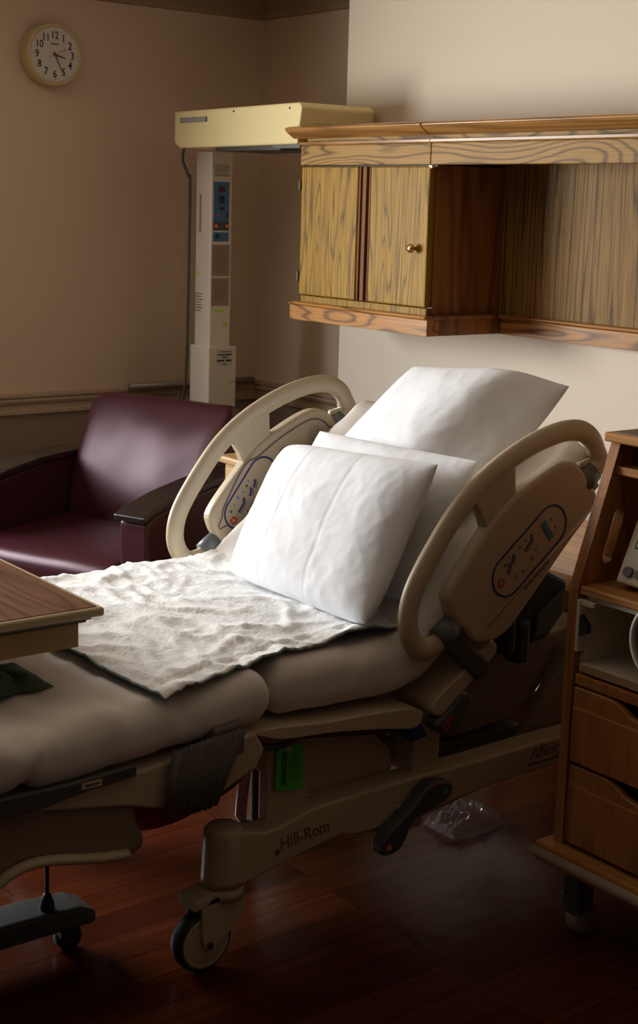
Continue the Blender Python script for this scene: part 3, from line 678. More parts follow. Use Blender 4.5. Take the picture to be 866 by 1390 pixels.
# siderails
def siderail(x, near):
    s = 1
    hpath = [(2.352, 0.735), (2.31, 0.705), (2.265, 0.702), (2.232, 0.738), (2.222, 0.79), (2.240, 0.858), (2.30, 0.95), (2.38, 1.045), (2.475, 1.115), (2.59, 1.170), (2.70, 1.200), (2.780, 1.200), (2.826, 1.176), (2.850, 1.140), (2.862, 1.116), (2.845, 1.094), (2.80, 1.062)]
    pts = catmull([(x-0.025, a, b) for a, b in hpath], 5)
    n = len(pts)
    ra = []
    for i in range(n):
        t = i/(n-1); e = min(1, min(t, 1-t)/0.08)
        ra.append(0.022+0.006*e)
    rb = [0.020 for _ in range(n)]
    rail = obj('siderail_handle', T(pts, ra, rb, seg=16), M['bed'], bed, smooth=True)
    # slate collars
    for (a, b, c, d) in ((2.322, 0.716, 2.368, 0.748), (2.838, 1.092, 2.795, 1.053)):
        obj('collar', T([(x-0.025, a, b), (x-0.025, (a+c)/2, (b+d)/2), (x-0.025, c, d)], [0.033, 0.034, 0.033], [0.026, 0.027, 0.026], seg=18), M['grey'], bed, smooth=True, label='slate grey collar')
    obj('siderail_strut', T([(x-0.03, 2.845, 1.185), (x-0.03, 2.83, 1.13), (x-0.03, 2.835, 1.115), (x-0.03, 2.79, 1.108)], [0.008, 0.010, 0.011, 0.010], seg=10), M['bed'], rail, smooth=True)
    pp = sm([(2.365, 0.752), (2.335, 0.80), (2.337, 0.85), (2.43, 0.96), (2.50, 1.03), (2.59, 1.083), (2.69, 1.125), (2.75, 1.122), (2.785, 1.095), (2.81, 1.06), (2.838, 1.035), (2.822, 0.988), (2.734, 0.903), (2.60, 0.768), (2.535, 0.708), (2.467, 0.690), (2.42, 0.702), (2.39, 0.732)], 4)
    pan = obj('siderail_panel', P(pp, 'X', x-0.045, x), M['bed2'], bed, bevel=0.014, seg=4)
    # web joining handle and panel
    obj('siderail_web', P([(2.41, 1.055), (2.445, 1.09), (2.51, 1.135), (2.545, 1.13), (2.55, 1.06), (2.50, 1.0), (2.455, 0.975), (2.44, 1.01)], 'X', x-0.043, x-0.010), M['bed'], pan, bevel=0.006)
    if near:
        A, Bc, r = (2.525, 0.857), (2.670, 0.968), 0.053
        obj('panel_ridge', T([(x+0.000, 2.458, 0.735), (x+0.000, 2.815, 0.995)], 0.004, 0.003, seg=8), M['bed'], pan, smooth=True)
    else:
        A, Bc, r = (2.430, 0.832), (2.515, 0.945), 0.050
        rim = sm([(2.395, 0.80), (2.372, 0.83), (2.385, 0.87), (2.45, 0.975), (2.50, 1.0), (2.58, 1.05), (2.68, 1.095), (2.73, 1.095), (2.765, 1.07), (2.775, 1.04)], 4)
        obj('panel_groove', T([(x+0.0005, a, b) for a, b in rim], 0.003, 0.0015, seg=6), M['ptext2'], pan)
    # control outline
    ang = math.atan2(Bc[1]-A[1], Bc[0]-A[0]); loop = []
    for k in range(17):
        t = ang+PI/2+PI*k/16; loop.append((x+0.001, A[0]+r*math.cos(t), A[1]+r*math.sin(t)))
    for k in range(17):
        t = ang-PI/2+PI*k/16; loop.append((x+0.001, Bc[0]+r*math.cos(t), Bc[1]+r*math.sin(t)))
    obj('control_outline', T(loop, 0.0030, 0.0014, seg=6, closed=True), M['blue'], pan, label='navy blue printed outline')
    ux, uz = math.cos(ang), math.sin(ang)
    def at(u, v): return (A[0]+ux*u-uz*v, A[1]+uz*u+ux*v)
    c = at(-0.028, 0.0)
    bt_ = obj('call_button', lathe([(0.0055, 0), (0.0125, 0), (0.0125, 0.0012), (0.0055, 0.0012), (0.0055, 0)], (x, c[0], c[1]), (1, 0, 0), 20), M['redp'], pan, label='red nurse call ring')
    obj('call_cross', B(x, x+0.001, c[0]-0.006, c[0]+0.006, c[1]-0.0018, c[1]+0.0018), M['paper'], bt_)
    obj('call_cross', B(x, x+0.001, c[0]-0.0018, c[0]+0.0018, c[1]-0.006, c[1]+0.006), M['paper'], bt_)
    def bedicon(u, v, L, a2, lw=0.0028):
        c = at(u, v); t = ang+a2
        d = Vector((math.cos(t), math.sin(t))); e = Vector((math.cos(t+0.7), math.sin(t+0.7)))
        p0 = Vector(c); p1 = p0+d*L; p2 = p1+e*L*0.5
        o = obj('bed_symbol', T([(x+0.0008, *p0), (x+0.0008, *p1), (x+0.0008, *p2)], lw, 0.001, seg=6), M['blue'], pan)
        q = Vector((-d.y, d.x))*-0.008
        obj('bed_symbol', T([(x+0.0008, *(p0+q)), (x+0.0008, *(p1+q)), (x+0.0008, *(p2+q))], 0.001, 0.001, seg=6), M['blue'], pan)
    if near:
        bedicon(0.0, 0.006, 0.018, 0.5); bedicon(0.024, 0.016, 0.018, 0.5); bedicon(0.078, 0.012, 0.032, 0.2)
        cap = at(0.155, 0.0)
        q0, q1 = at(0.165, 0.028), at(0.165, -0.028)
        o = obj('control_pad', T([(x+0.0008, *q0), (x+0.0008, *q1)], 0.011, 0.0012, seg=12), M['cblue'], pan, label='blue control pad')
        dots = [(0.008, 0.028), (0.03, 0.034), (0.02, -0.022), (0.045, -0.028), (0.07, 0.03), (0.095, 0.033), (0.085, -0.022), (0.11, -0.012), (0.19, 0.015), (0.192, -0.012)]
    else:
        bedicon(0.0, 0.0, 0.034, 0.05, 0.0036); bedicon(0.062, -0.004, 0.018, 0.4, 0.0036); bedicon(0.09, 0.0, 0.018, 0.4, 0.0036)
        dots = [(-0.012, 0.025), (0.012, 0.028), (-0.005, -0.028), (0.02, -0.026), (0.035, 0.03), (0.06, 0.024), (0.08, 0.026), (0.095, 0.03), (0.05, -0.026)]
    for i, (u, v) in enumerate(dots):
        c = at(u, v)
        obj('control_dot', CY_((x+0.0008, c[0], c[1]), (1, 0, 0), 0.0048, 0.0016, seg=3 if i % 2 else 8), M['skyblue'] if i % 3 else M['grey'], pan)
    if near:
        for k in range(5):
            c = at(0.02+0.022*k, -0.072)
            obj('printed_line', T([(x+0.0003, *c), (x+0.0003, *at(0.038+0.022*k, -0.072))], 0.004, 0.0008, seg=6), M['ptext2'], pan)
    else:
        for i in range(9):
            for j in range(9):
                u, v = (i-4)*0.0088, (j-4)*0.0088
                if u*u+v*v < 0.036**2:
                    pass
        bm = bmesh.new()
        for i in range(-4, 5):
            for j in range(-4, 5):
                if i*i+j*j <= 18: cyl(bm, (x+0.0003, 2.715+i*0.0072, 1.045+j*0.0072), (1, 0, 0), 0.0022, 0.001, seg=6)
        obj('speaker_grille', bm, M['ptext2'], pan, label='round perforated speaker grille')
        obj('round_dial', T([(x+0.0005, 2.60+0.026*math.cos(2*PI*k/20), 0.995+0.026*math.sin(2*PI*k/20)) for k in range(20)], 0.001, 0.001, closed=True, seg=6), M['ptext2'], pan)
    return pan
siderail(XN, True); siderail(XF, False)
obj('siderail_arm', P([(2.345, 0.695), (2.385, 0.722), (2.50, 0.632), (2.49, 0.60), (2.455, 0.592)], 'X', XN-0.05, XN-0.015), M['darkgrey'], bed, bevel=0.008, label='dark grey siderail arm')
obj('siderail_arm', P([(2.345, 0.695), (2.385, 0.722), (2.50, 0.632), (2.49, 0.60), (2.455, 0.592)], 'X', XF-0.05, XF-0.015), M['darkgrey'], bed, bevel=0.008)
# head section deck
hp = sm([(2.315, 0.545), (2.322, 0.524), (2.343, 0.518), (2.372, 0.530), (2.462, 0.600), (2.53, 0.652), (2.50, 0.687), (2.43, 0.632), (2.335, 0.572)], 3)
obj('head_frame', P([(2.44, 0.60), (2.98, 1.02), (2.965, 1.05), (2.43, 0.632)], 'X', -3.45, -2.62), M['taupe'], bed, bevel=0.006)
obj('head_deck', P(hp, 'X', -3.50, -2.525), M['bed'], bed, bevel=0.008, seg=3)
cb = obj('brake_box', P(sm([(2.315, 0.50), (2.36, 0.462), (2.385, 0.468), (2.428, 0.535), (2.432, 0.56), (2.40, 0.562), (2.355, 0.525)], 3), 'X', -2.56, -2.51), M['darkgrey'], bed, bevel=0.008, label='dark grey box with red lettering')
text('box_lettering', 'CPR', 0.026, frame((-2.5095, 2.350, 0.482), (0, 0.66, 0.75), (0, -0.75, 0.66)), M['redp'], cb, bold=0.0003, sx=0.9)
mb = obj('motor_box', P([(2.66, 0.66), (2.70, 0.735), (2.78, 0.80), (2.85, 0.79), (2.92, 0.755), (2.915, 0.67), (2.855, 0.60), (2.78, 0.59), (2.70, 0.61)], 'X', -2.80, -2.66), M['black'], bed, bevel=0.012, label='black motor housing')
obj('motor_face', P([(2.80, 0.68), (2.90, 0.74), (2.90, 0.67), (2.85, 0.62), (2.79, 0.61)], 'X', -2.665, -2.65), M['darkgrey'], mb, bevel=0.004)
obj('motor_bracket', B(-2.68, -2.62, 2.70, 2.745, 0.56, 0.68), M['black'], bed, bevel=0.01)
obj('motor_bracket', B(-2.66, -2.60, 2.64, 2.67, 0.60, 0.70), M['black'], bed, bevel=0.008)
# brake pedal
ped = [(2.165, 0.205), (2.185, 0.190), (2.225, 0.196), (2.245, 0.22), (2.265, 0.255), (2.30, 0.272), (2.375, 0.290), (2.397, 0.315), (2.385, 0.338), (2.335, 0.348), (2.30, 0.335), (2.27, 0.305), (2.225, 0.275), (2.18, 0.245)]
pd = obj('brake_pedal', P(sm(ped, 3), 'X', -2.565, -2.52), M['darkgrey'], bed, bevel=0.01, seg=3, label='dark grey double-ended pedal')
obj('pedal_mark', CY_((-2.5195, 2.365, 0.318), (1, 0, 0), 0.009, 0.002, seg=14), M['greenp'], pd, label='green pedal mark')
obj('pedal_mark', CY_((-2.5195, 2.188, 0.213), (1, 0, 0), 0.008, 0.002, seg=14), M['orange'], pd, label='orange pedal mark')
obj('pedal_bracket', B(-2.60, -2.56, 2.25, 2.33, 0.22, 0.29), M['bed2'], bed, bevel=0.005)
obj('lower_flange', P([(2.12, 0.25), (2.12, 0.236), (2.29, 0.225), (2.40, 0.24), (2.57, 0.262), (2.57, 0.28)], 'X', XB-0.06, XB-0.012), M['bed2'], bed)

# ------------------------------------------------------------------ mattress (its own thing) under a fitted sheet
def pad_mesh(path, thick, x0, x1, wr=0.004, seed=0, nx=46, rr=0.055, fold=False):
    """path: bottom line (y,z); builds closed rounded slab; returns bmesh"""
    bm = bmesh.new()
    pts = [Vector((0, a, b)) for a, b in path]
    # arc-length resample
    L = [0]
    for a, b in zip(pts, pts[1:]): L.append(L[-1]+(b-a).length)
    N = int(L[-1]/0.014); samp = []
    for i in range(N+1):
        s = L[-1]*i/N
        for k in range(len(L)-1):
            if L[k+1] >= s-1e-9:
                t = (s-L[k])/(L[k+1]-L[k]); samp.append((pts[k].lerp(pts[k+1], t), s)); break
    nrm = []
    for i in range(len(samp)):
        a = samp[max(i-3, 0)][0]; b = samp[min(i+3, N)][0]; t = (b-a).normalized(); nrm.append(Vector((0, -t.z, t.y)))
    W = x1-x0; H = thick
    # cross-section perimeter (x offset, height), rounded rectangle
    def rrect(w, h, r, n=7):
        out = []
        for (cx_, cy_, a0) in ((w-r, r, -90), (w-r, h-r, 0)):
            for k in range(n+1):
                a = math.radians(a0+90*k/n); out.append((cx_+r*math.cos(a), cy_+r*math.sin(a)))
        m = 40
        for k in range(1, m): out.append((w-r-(w-2*r)*k/m, h))
        for (cx_, cy_, a0) in ((r, h-r, 90), (r, r, 180)):
            for k in range(n+1):
                a = math.radians(a0+90*k/n); out.append((cx_+r*math.cos(a), cy_+r*math.sin(a)))
        for k in range(1, m): out.append((r+(w-2*r)*k/m, 0))
        return out
    sec = rrect(W, H, rr); rings = []
    tot = samp[-1][1]; er = 0.05
    for (p, s), n in zip(samp, nrm):
        d = min(s, tot-s); q = 0 if d >= er else er*(1-math.sqrt(max(0, 1-(1-d/er)**2)))
        ring = []
        for (a, h) in sec:
            aa = W/2+(a-W/2)*(W/2-q*0.6)/(W/2); hh = H/2+(h-H/2)*(H/2-q)/(H/2)
            v = Vector((x0+aa, p.y, p.z))+n*hh
            k = wr*(noise.noise(Vector((v.x*3, v.y*5, v.z*5+seed)))*1.6+noise.noise(Vector((v.x*12+v.y*7, v.y*16, v.z*9+seed)))*0.6)
            cz_ = noise.noise(Vector((v.x*2.2+v.y*3+seed, v.y*4.5-v.x*1.5, v.z*3)))
            k += wr*0.9*max(0, 1-abs(cz_)*5)**1.5
            cz_ = noise.noise(Vector((v.x*6-v.y*3+seed, v.y*8+v.x*3, v.z*5+2)))
            k += wr*0.5*max(0, 1-abs(cz_)*5)**1.5
            if fold and a > W*0.9: k += 0.034*math.exp(-((v.y-1.235-0.25*(v.z-0.62))/0.018)**2)*min(1, max(0, (0.70-v.z)/0.06))
            if fold and 1.25 < v.y < 1.60: k *= 1.6
            v += (n*0.7+Vector((0.5 if a > W/2 else -0.5, 0, 0)))*k
            ring.append(bm.verts.new(v))
        rings.append(ring)
    m = len(sec)
    for a, b in zip(rings, rings[1:]):
        for i in range(m): bm.faces.new((a[i], a[(i+1) % m], b[(i+1) % m], b[i]))
    bm.faces.new(rings[0]); bm.faces.new(rings[-1][::-1])
    return bm
mt = thing('mattress', (-3.03, 2.0, 0.6), 'jointed mattress in a pale fitted sheet on the hospital bed', 'mattress')
ft = obj('foot_mattress', pad_mesh([(0.62, 0.566), (1.30, 0.570), (1.50, 0.578), (1.835, 0.602)], 0.124, -3.50, -2.515, wr=0.007, seed=3, fold=True), M['sheet'], mt, smooth=True)
def bendpath():
    out = [(1.845, 0.592), (2.22, 0.582)]
    c = (2.22, 0.582)
    for k in range(1, 8):
        a = math.radians(38*k/7); out.append((2.22+0.20*math.sin(a), 0.582+0.20*(1-math.cos(a))))
    l = out[-1]; a = math.radians(38)
    out.append((l[0]+0.73*math.cos(a), l[1]+0.73*math.sin(a)))
    return out
obj('back_mattress', pad_mesh(bendpath(), 0.135, -3.50, -2.546, wr=0.006, seed=11), M['sheet'], mt, smooth=True)
# ------------------------------------------------------------------ bed pad
def pad_cloth():
    bm = bmesh.new(); nu, nv = 110, 84
    # corner layout (x,y): u along the bed length foot->head, v near->far
    c00 = Vector((-2.50, 1.535)); c10 = Vector((-2.60, 2.36)); c01 = Vector((-3.50, 1.48)); c11 = Vector((-3.50, 2.36))
    V = []
    for i in range(nu+1):
        u = i/nu; row = []
        for j in range(nv+1):
            v = j/nv
            p = c00*(1-u)*(1-v)+c10*u*(1-v)+c01*(1-u)*v+c11*u*v
            x, y = p
            if v < 0.3: x -= 0.035*math.sin(PI*u)*(1-v/0.3)
            zb = 0.722+0.008*max(0, (y-1.7)/0.5) if y > 1.84 else 0.712+0.012*max(0, min(1, (y-1.5)/0.3))
            # the cloth climbs where the back of the bed starts to rise
            if y > 2.26: zb += (y-2.26)**2*1.9
            w_ = 0.012*(noise.noise(Vector((x*4, y*5, 1.3)))+0.3)
            for (fa, fb, am, sd) in ((4.0, 9.0, 0.008, 2.1), (7.0, 15.0, 0.0045, 5.7), (14.0, 22.0, 0.002, 9.2)):
                wx = noise.noise(Vector((x*3+sd, y*3, sd)))*0.5
                q = noise.noise(Vector((x*fa+wx*2+y*2, y*fb-x*3+wx*3, sd)))
                w_ += am*max(0, 1-abs(q)*3.5)**1.4
            w_ += 0.0015*noise.noise(Vector((x*60, y*70, 7)))
            edge = min(v*nv/5.0, 1.0)
            z = zb+max(0.002, 0.012+w_)
            if v < 0.06: z += 0.010*(1-v/0.06)*max(0, math.sin(u*17+1.0))-0.004
            if x > -2.53: z -= (x+2.53)*0.5
            if x < -3.46: z -= (-3.46-x)*1.0
            if u > 0.93 and v < 0.1: z += 0.03*((u-0.93)/0.07)*(1-v/0.1)
            row.append(bm.verts.new((x, y, z)))
        V.append(row)
    for i in range(nu):
        for j in range(nv): bm.faces.new((V[i][j], V[i][j+1], V[i+1][j+1], V[i+1][j]))
    o = obj('bed_pad', bm, [M['pad'], M['teal']], None, smooth=True)
    s = o.modifiers.new('solid', 'SOLIDIFY'); s.thickness = 0.006; s.offset = 0; s.material_offset = 1; s.material_offset_rim = 1
    return o
pc = pad_cloth()
for p_ in pc.data.polygons:
    pass
tag(pc, 'crumpled white absorbent pad with a blue-green backing spread across the bed', 'bed pad')

# ------------------------------------------------------------------ pillows
def pillow(name, BL, BR, TR, TL, thick, nrm, label, seed, creases=(), ridge=None, soft=(0.02, 0.02, 0.02, 0.02)):
    BL, BR, TR, TL = map(Vector, (BL, BR, TR, TL)); nrm = Vector(nrm).normalized()
    bm = bmesh.new(); N = 120; front = []; back = []
    def pt(u, v, s):
        # u right, v up in 0..1
        a = 2*u-1; b = 2*v-1
        pin = 0.035
        aa = a*(1-pin*(1-b*b)*abs(a)**2.0); bb = b*(1-pin*(1-a*a)*abs(b)**2.0)
        k_ = soft[(0 if b < 0 else 3) if a < 0 else (1 if b < 0 else 2)]*(abs(a)*abs(b))**4
        aa *= 1-k_; bb *= 1-k_
        uu, vv = (aa+1)/2, (bb+1)/2
        p = BL*(1-uu)*(1-vv)+BR*uu*(1-vv)+TL*(1-uu)*vv+TR*uu*vv
        ex = max(0.0, 1-abs(a)**2.6); ey = max(0.0, 1-abs(b)**2.6)
        h = (ex*ey)**0.52
        h *= thick/2
        e = noise.noise(Vector((a*1.2+seed, b*1.2, seed)))*0.16
        h *= 1+e
        ed = (ex*ey)**0.25
        wr = 0.007*noise.noise(Vector((a*2.2+seed*3, b*1.7, s*3+seed)))*ed
        # radiating creases from the corners and edges
        q = noise.noise(Vector((a*2.6-b*1.0+seed, b*1.6+a*0.8, seed*2)))
        wr += 0.0016*max(0, 1-abs(q)*2.5)*ed
        q = noise.noise(Vector((a*4.6+b*1.8+seed, b*2.2-a*0.8, seed*3)))
        wr += 0.0010*max(0, 1-abs(q)*2.5)*ed+0.0007*noise.noise(Vector((a*14-b*5, b*7+a*4, seed)))*ed
        if ridge:
            c0 = ridge[0]+ridge[1]*v
            wr += ridge[2]*ed*(math.exp(-((u-c0)/0.16)**2) if u > c0 else math.exp(-((u-c0)/0.40)**2))
        for (cu, w_, d_) in creases:
            if s > 0: wr -= d_*math.exp(-((u-cu)/w_)**2)*ed
        return p+nrm*s*(h+wr*(1 if s > 0 else 0.6))
    for i in range(N+1):
        fr_, br_ = [], []
        for j in range(N+1):
            u = 0.5-0.5*math.cos(PI*i/N); v = 0.5-0.5*math.cos(PI*j/N)
            u = 0.5*u+0.5*i/N; v = 0.5*v+0.5*j/N
            edge = i in (0, N) or j in (0, N)
            f = bm.verts.new(pt(u, v, 1)); fr_.append(f)
            br_.append(f if edge else bm.verts.new(pt(u, v, -1)))
        front.append(fr_); back.append(br_)
    for i in range(N):
        for j in range(N):
            bm.faces.new((front[i][j], front[i+1][j], front[i+1][j+1], front[i][j+1]))
            q = (back[i][j], back[i][j+1], back[i+1][j+1], back[i+1][j])
            if len(set(q)) == 4:
                try: bm.faces.new(q)
                except ValueError: pass
    o = obj(name, bm, M['pillow'], None, smooth=True)
    return tag(o, label, 'pillow')
pillow('pillow', (-3.20, 2.145, 0.755), (-2.57, 2.14, 0.755), (-2.59, 2.365, 1.140), (-3.235, 2.365, 1.105), 0.145, (0, -0.87, 0.5),
       'front white pillow, lowest of three, with two long vertical fold creases', 1.0, creases=((0.30, 0.006, 0.0022), (0.62, 0.006, 0.0022)), soft=(0.08, 0.06, 0.02, 0.09))
pillow('pillow', (-3.25, 2.30, 0.79), (-2.61, 2.30, 0.785), (-2.575, 2.485, 1.140), (-3.235, 2.485, 1.125), 0.11, (0, -0.87, 0.5),
       'middle white pillow squeezed between the front pillow and the top one', 4.2)
pillow('pillow', (-3.33, 2.525, 0.965), (-2.665, 2.520, 0.965), (-2.665, 2.895, 1.295), (-3.285, 2.87, 1.285), 0.13, (0, -0.64, 0.77),
       'highest white pillow lying flat against the raised head of the bed', 8.8, ridge=(0.60, 0.16, 0.05))

# ------------------------------------------------------------------ overbed table
ob = thing('overbed_table', (-2.95, 1.2, 0), 'overbed table with walnut laminate top and beige rim over the foot of the bed', 'table')
TX, TY, TZ = -2.695, 1.50, 0.88
obj('tabletop', B(-3.75, TX, TY-0.45, TY, TZ-0.020, TZ), M['tablerim'], ob, bevel=0.006, seg=3, label='beige table rim')
obj('laminate_surface', B(-3.735, TX-0.014, TY-0.436, TY-0.014, TZ-0.004, TZ+0.0015), M['tabletop'], ob, label='walnut laminate surface')
obj('track', B(-3.70, TX-0.030, TY-0.42, TY-0.030, TZ-0.036, TZ-0.020), M['darkgrey'], ob)
obj('track_lip', B(-3.70, TX-0.022, TY-0.43, TY-0.022, TZ-0.029, TZ-0.025), M['steel'], ob)
obj('drawer_box', B(-3.68, TX-0.035, TY-0.41, TY-0.045, TZ-0.092, TZ-0.036), M['tablebox'], ob, bevel=0.003, label='mustard tan drawer box')
obj('column', B(-3.70, -3.62, TY-0.36, TY-0.28, 0.06, TZ-0.08), M['steel'], ob, bevel=0.004)
obj('column', B(-3.72, -3.60, TY-0.45, TY-0.25, 0.05, 0.12), M['grey'], ob, bevel=0.01)
obj('base_leg', P([(-3.75, 0.06), (-3.75, 0.11), (-2.90, 0.11), (-2.86, 0.098), (-2.86, 0.063)], 'Y', 0.60, 0.70), M['darkslate'], ob, bevel=0.008)
obj('base_leg', P([(1.0, 0.062), (1.0, 0.125), (1.42, 0.118), (1.52, 0.112), (1.56, 0.092), (1.56, 0.062)], 'X', -2.945, -2.84), M['darkslate'], ob, bevel=0.010, seg=3, label='slate grey base leg')
obj('base_leg', B(-3.75, -2.87, 0.95, 1.05, 0.062, 0.12), M['darkslate'], ob, bevel=0.010)
obj('caster', lathe([(0, -0.02), (0.026, -0.02), (0.032, -0.012), (0.032, 0.012), (0.026, 0.02), (0, 0.02)], (-2.875, 1.50, 0.032), (1, 0, 0), 24), M['black'], ob, smooth=True)
obj('caster_fork', B(-2.90, -2.85, 1.47, 1.52, 0.04, 0.064), M['black'], ob)
lv = obj('adjusting_lever', CY_((-2.87, 1.445, 0.25), (0, 0, 1), 0.0055, 0.22, seg=10), M['darksteel'], ob, smooth=True)
obj('lever_knob', lathe([(0, 0.0), (0.014, 0.004), (0.018, 0.015), (0.016, 0.03), (0.009, 0.05), (0, 0.052)], (-2.87, 1.445, 0.105), (0, 0, 1), 18), M['black'], lv, smooth=True, label='black lever knob')
# crumpled green cloth under the table
bm = bmesh.new(); nu = 26
for i in range(nu+1):
    for j in range(nu+1):
        u, v = i/nu, j/nu; x = -2.94+0.20*u; y = 1.08+0.32*v
        e = (math.sin(PI*u)*math.sin(PI*v))**0.5
        bm.verts.new((x+0.01*noise.noise(Vector((u*6, v*6, 2))), y, 0.706+e*(0.025+0.028*noise.noise(Vector((u*7, v*7, 0))))))
bm.verts.ensure_lookup_table()
for i in range(nu):
    for j in range(nu):
        a = i*(nu+1)+j; bm.faces.new((bm.verts[a], bm.verts[a+1], bm.verts[a+nu+2], bm.verts[a+nu+1]))
tag(obj('folded_cloth', bm, M['greencloth'], smooth=True), 'dark green crumpled cloth lying on the mattress under the overbed table', 'cloth')

# ------------------------------------------------------------------ oak cart at the right
ct = thing('oak_cart', (-1.9, 2.75, 0), 'oak bedside cart with open shelves, sloping sides and two drawers on casters', 'cart')
CX0, CX1, CYF, CYB = -2.272, -1.55, 2.50, 2.96
side = [(CYF, 0.245), (CYF, 0.885), (CYF+0.115, 1.222), (CYB, 1.222), (CYB, 0.245)]
def side_panel(x0, x1, slot):
    bm = bmesh.new()
    if not slot: prism(bm, side, 'X', x0, x1)
    else:
        # panel with a slanted hand slot: outer ring + inner loop bridged
        sl = []
        A, Bq, r = Vector((2.594, 0.952)), Vector((2.628, 1.052)), 0.017
        ang = math.atan2(Bq.y-A.y, Bq.x-A.x)
        for k in range(9): t = ang+PI/2+PI*k/8; sl.append((A.x+r*math.cos(t), A.y+r*math.sin(t)))
        for k in range(9): t = ang-PI/2+PI*k/8; sl.append((Bq.x+r*math.cos(t), Bq.y+r*math.sin(t)))
        for x in (x0, x1):
            o_ = [bm.verts.new((x, *p)) for p in side]; i_ = [bm.verts.new((x, *p)) for p in sl]
            eo = [bm.edges.new((o_[k], o_[(k+1) % len(o_)])) for k in range(len(o_))]
            ei = [bm.edges.new((i_[k], i_[(k+1) % len(i_)])) for k in range(len(i_))]
            bmesh.ops.triangle_fill(bm, use_beauty=True, edges=eo+ei)
            if x == x0: O0, I0 = o_, i_
            else:
                for k in range(len(o_)): bm.faces.new((O0[k], O0[(k+1) % len(o_)], o_[(k+1) % len(o_)], o_[k]))
                for k in range(len(i_)): bm.faces.new((I0[k], I0[(k+1) % len(i_)], i_[(k+1) % len(i_)], i_[k]))
    return obj('side_panel', bm, M['cart_v'], ct)
side_panel(CX0, CX0+0.028, True); side_panel(CX1-0.028, CX1, True)
obj('cart_top', B(CX0-0.012, CX1+0.012, CYF+0.10, CYB+0.02, 1.222, 1.244), M['cart_x'], ct, bevel=0.004)
obj('top_surface', B(CX0+0.004, CX1, CYF+0.115, CYB+0.01, 1.2435, 1.2455), M['cart_top'], ct, label='grey-brown top surface')
I0_, I1_ = CX0+0.028, CX1-0.028
obj('shelf', B(I0_, I1_, CYF+0.105, CYB-0.02, 1.148, 1.168), M['cart_x'], ct, bevel=0.003)
obj('shelf', B(I0_, I1_, CYF+0.005, CYB-0.02, 0.872, 0.892), M['cart_x'], ct, bevel=0.004)
obj('back_board', B(I0_, I1_, CYB-0.02, CYB-0.008, 0.25, 1.22), M['cart_v'], ct)
# white melamine box
bm = bmesh.new()
box(bm, I0_, I1_, CYB-0.06, CYB-0.021, 0.69, 0.87); box(bm, I0_, I0_+0.012, CYF+0.02, CYB-0.05, 0.69, 0.87); box(bm, I0_, I1_, CYF+0.02, CYB-0.05, 0.858, 0.871)
obj('compartment_lining', bm, M['melamine'], ct, label='white melamine lining')
obj('compartment_floor', B(I0_+0.013, I1_, CYF+0.010, CYB-0.05, 0.690, 0.706), M['melamine'], ct, label='white shelf board')
obj('raw_edge', B(I0_+0.013, I1_, CYF+0.006, CYF+0.010, 0.688, 0.7055), M['chip'], ct, label='speckled raw particleboard edge')
hg = obj('hinge', B(I0_+0.002, I0_+0.012, CYF-0.004, CYF+0.02, 0.735, 0.862), M['ivory'], ct, bevel=0.003)
obj('hinge_arm', B(I0_+0.01, I0_+0.05, CYF+0.0, CYF+0.012, 0.850, 0.860), M['ivory'], hg)
obj('hinge_catch', P([(I0_+0.012, 0.775), (I0_+0.035, 0.785), (I0_+0.035, 0.805), (I0_+0.012, 0.825)], 'Y', CYF-0.002, CYF+0.014), M['black'], hg)
obj('divider_rail', B(I0_, I1_, CYF+0.005, CYB-0.03, 0.652, 0.680), M['cart_v'], ct, bevel=0.004)
def drawer(z0, z1):
    zt_, mid = z1, (CX0+CX1)/2
    a0, a1 = I0_+0.16, I1_-0.16
    pts = [(I0_+0.003, z0), (I1_-0.003, z0), (I1_-0.003, z1), (a1+0.04, z1), (a1+0.02, z1-0.005), (a1, z1-0.015), (a1-0.02, z1-0.026), (a1-0.06, z1-0.032), (a0+0.06, z1-0.032), (a0+0.02, z1-0.026), (a0, z1-0.015), (a0-0.02, z1-0.005), (a0-0.04, z1), (I0_+0.003, z1)]
    d = obj('drawer', P(pts, 'Y', CYF+0.002, CYF+0.022), M['cart_v'], ct, bevel=0.004, seg=3)
    obj('drawer_panel', B(I0_+0.008, I1_-0.008, CYF-0.0035, CYF+0.004, z0+0.004, z1-0.048), M['cart_v'], d, bevel=0.002)
    obj('drawer_inside', B(I0_+0.01, I1_-0.01, CYF+0.10, CYF+0.11, z0, z1), M['black'], d)
    return d
drawer(0.462, 0.648); drawer(0.258, 0.455)
obj('base_board', B(CX0-0.03, CX1+0.03, CYF-0.035, CYB+0.02, 0.198, 0.247), M['cart_x'], ct, bevel=0.006)
obj('bumper_strip', T([(CX0-0.034, CYF-0.038, 0.222), (CX1+0.03, CYF-0.038, 0.222)], 0.014, 0.008, ref=(0, 1, 0)), M['bumper'], ct, smooth=True, label='beige bumper strip')
for (qx, qy) in ((CX0+0.03, CYF+0.05), (CX1-0.03, CYF+0.05), (CX0+0.03, CYB-0.05), (CX1-0.03, CYB-0.05)):
    f_ = obj('caster_fork', B(qx-0.022, qx+0.034, qy-0.02, qy+0.040, 0.062, 0.198), M['darkgrey'], ct, bevel=0.008)
    obj('caster_wheel', lathe([(0, -0.02), (0.037, -0.02), (0.040, -0.016), (0.040, 0.016), (0.037, 0.02), (0, 0.02)], (qx+0.004, qy+0.03, 0.0405), (1, 0, 0.0), 28), M['bumper'], f_, smooth=True)
    obj('caster_pin', CY_((qx-0.026, qy, 0.10), (1, 0, 0), 0.009, 0.01, seg=12), M['ivory'], f_)
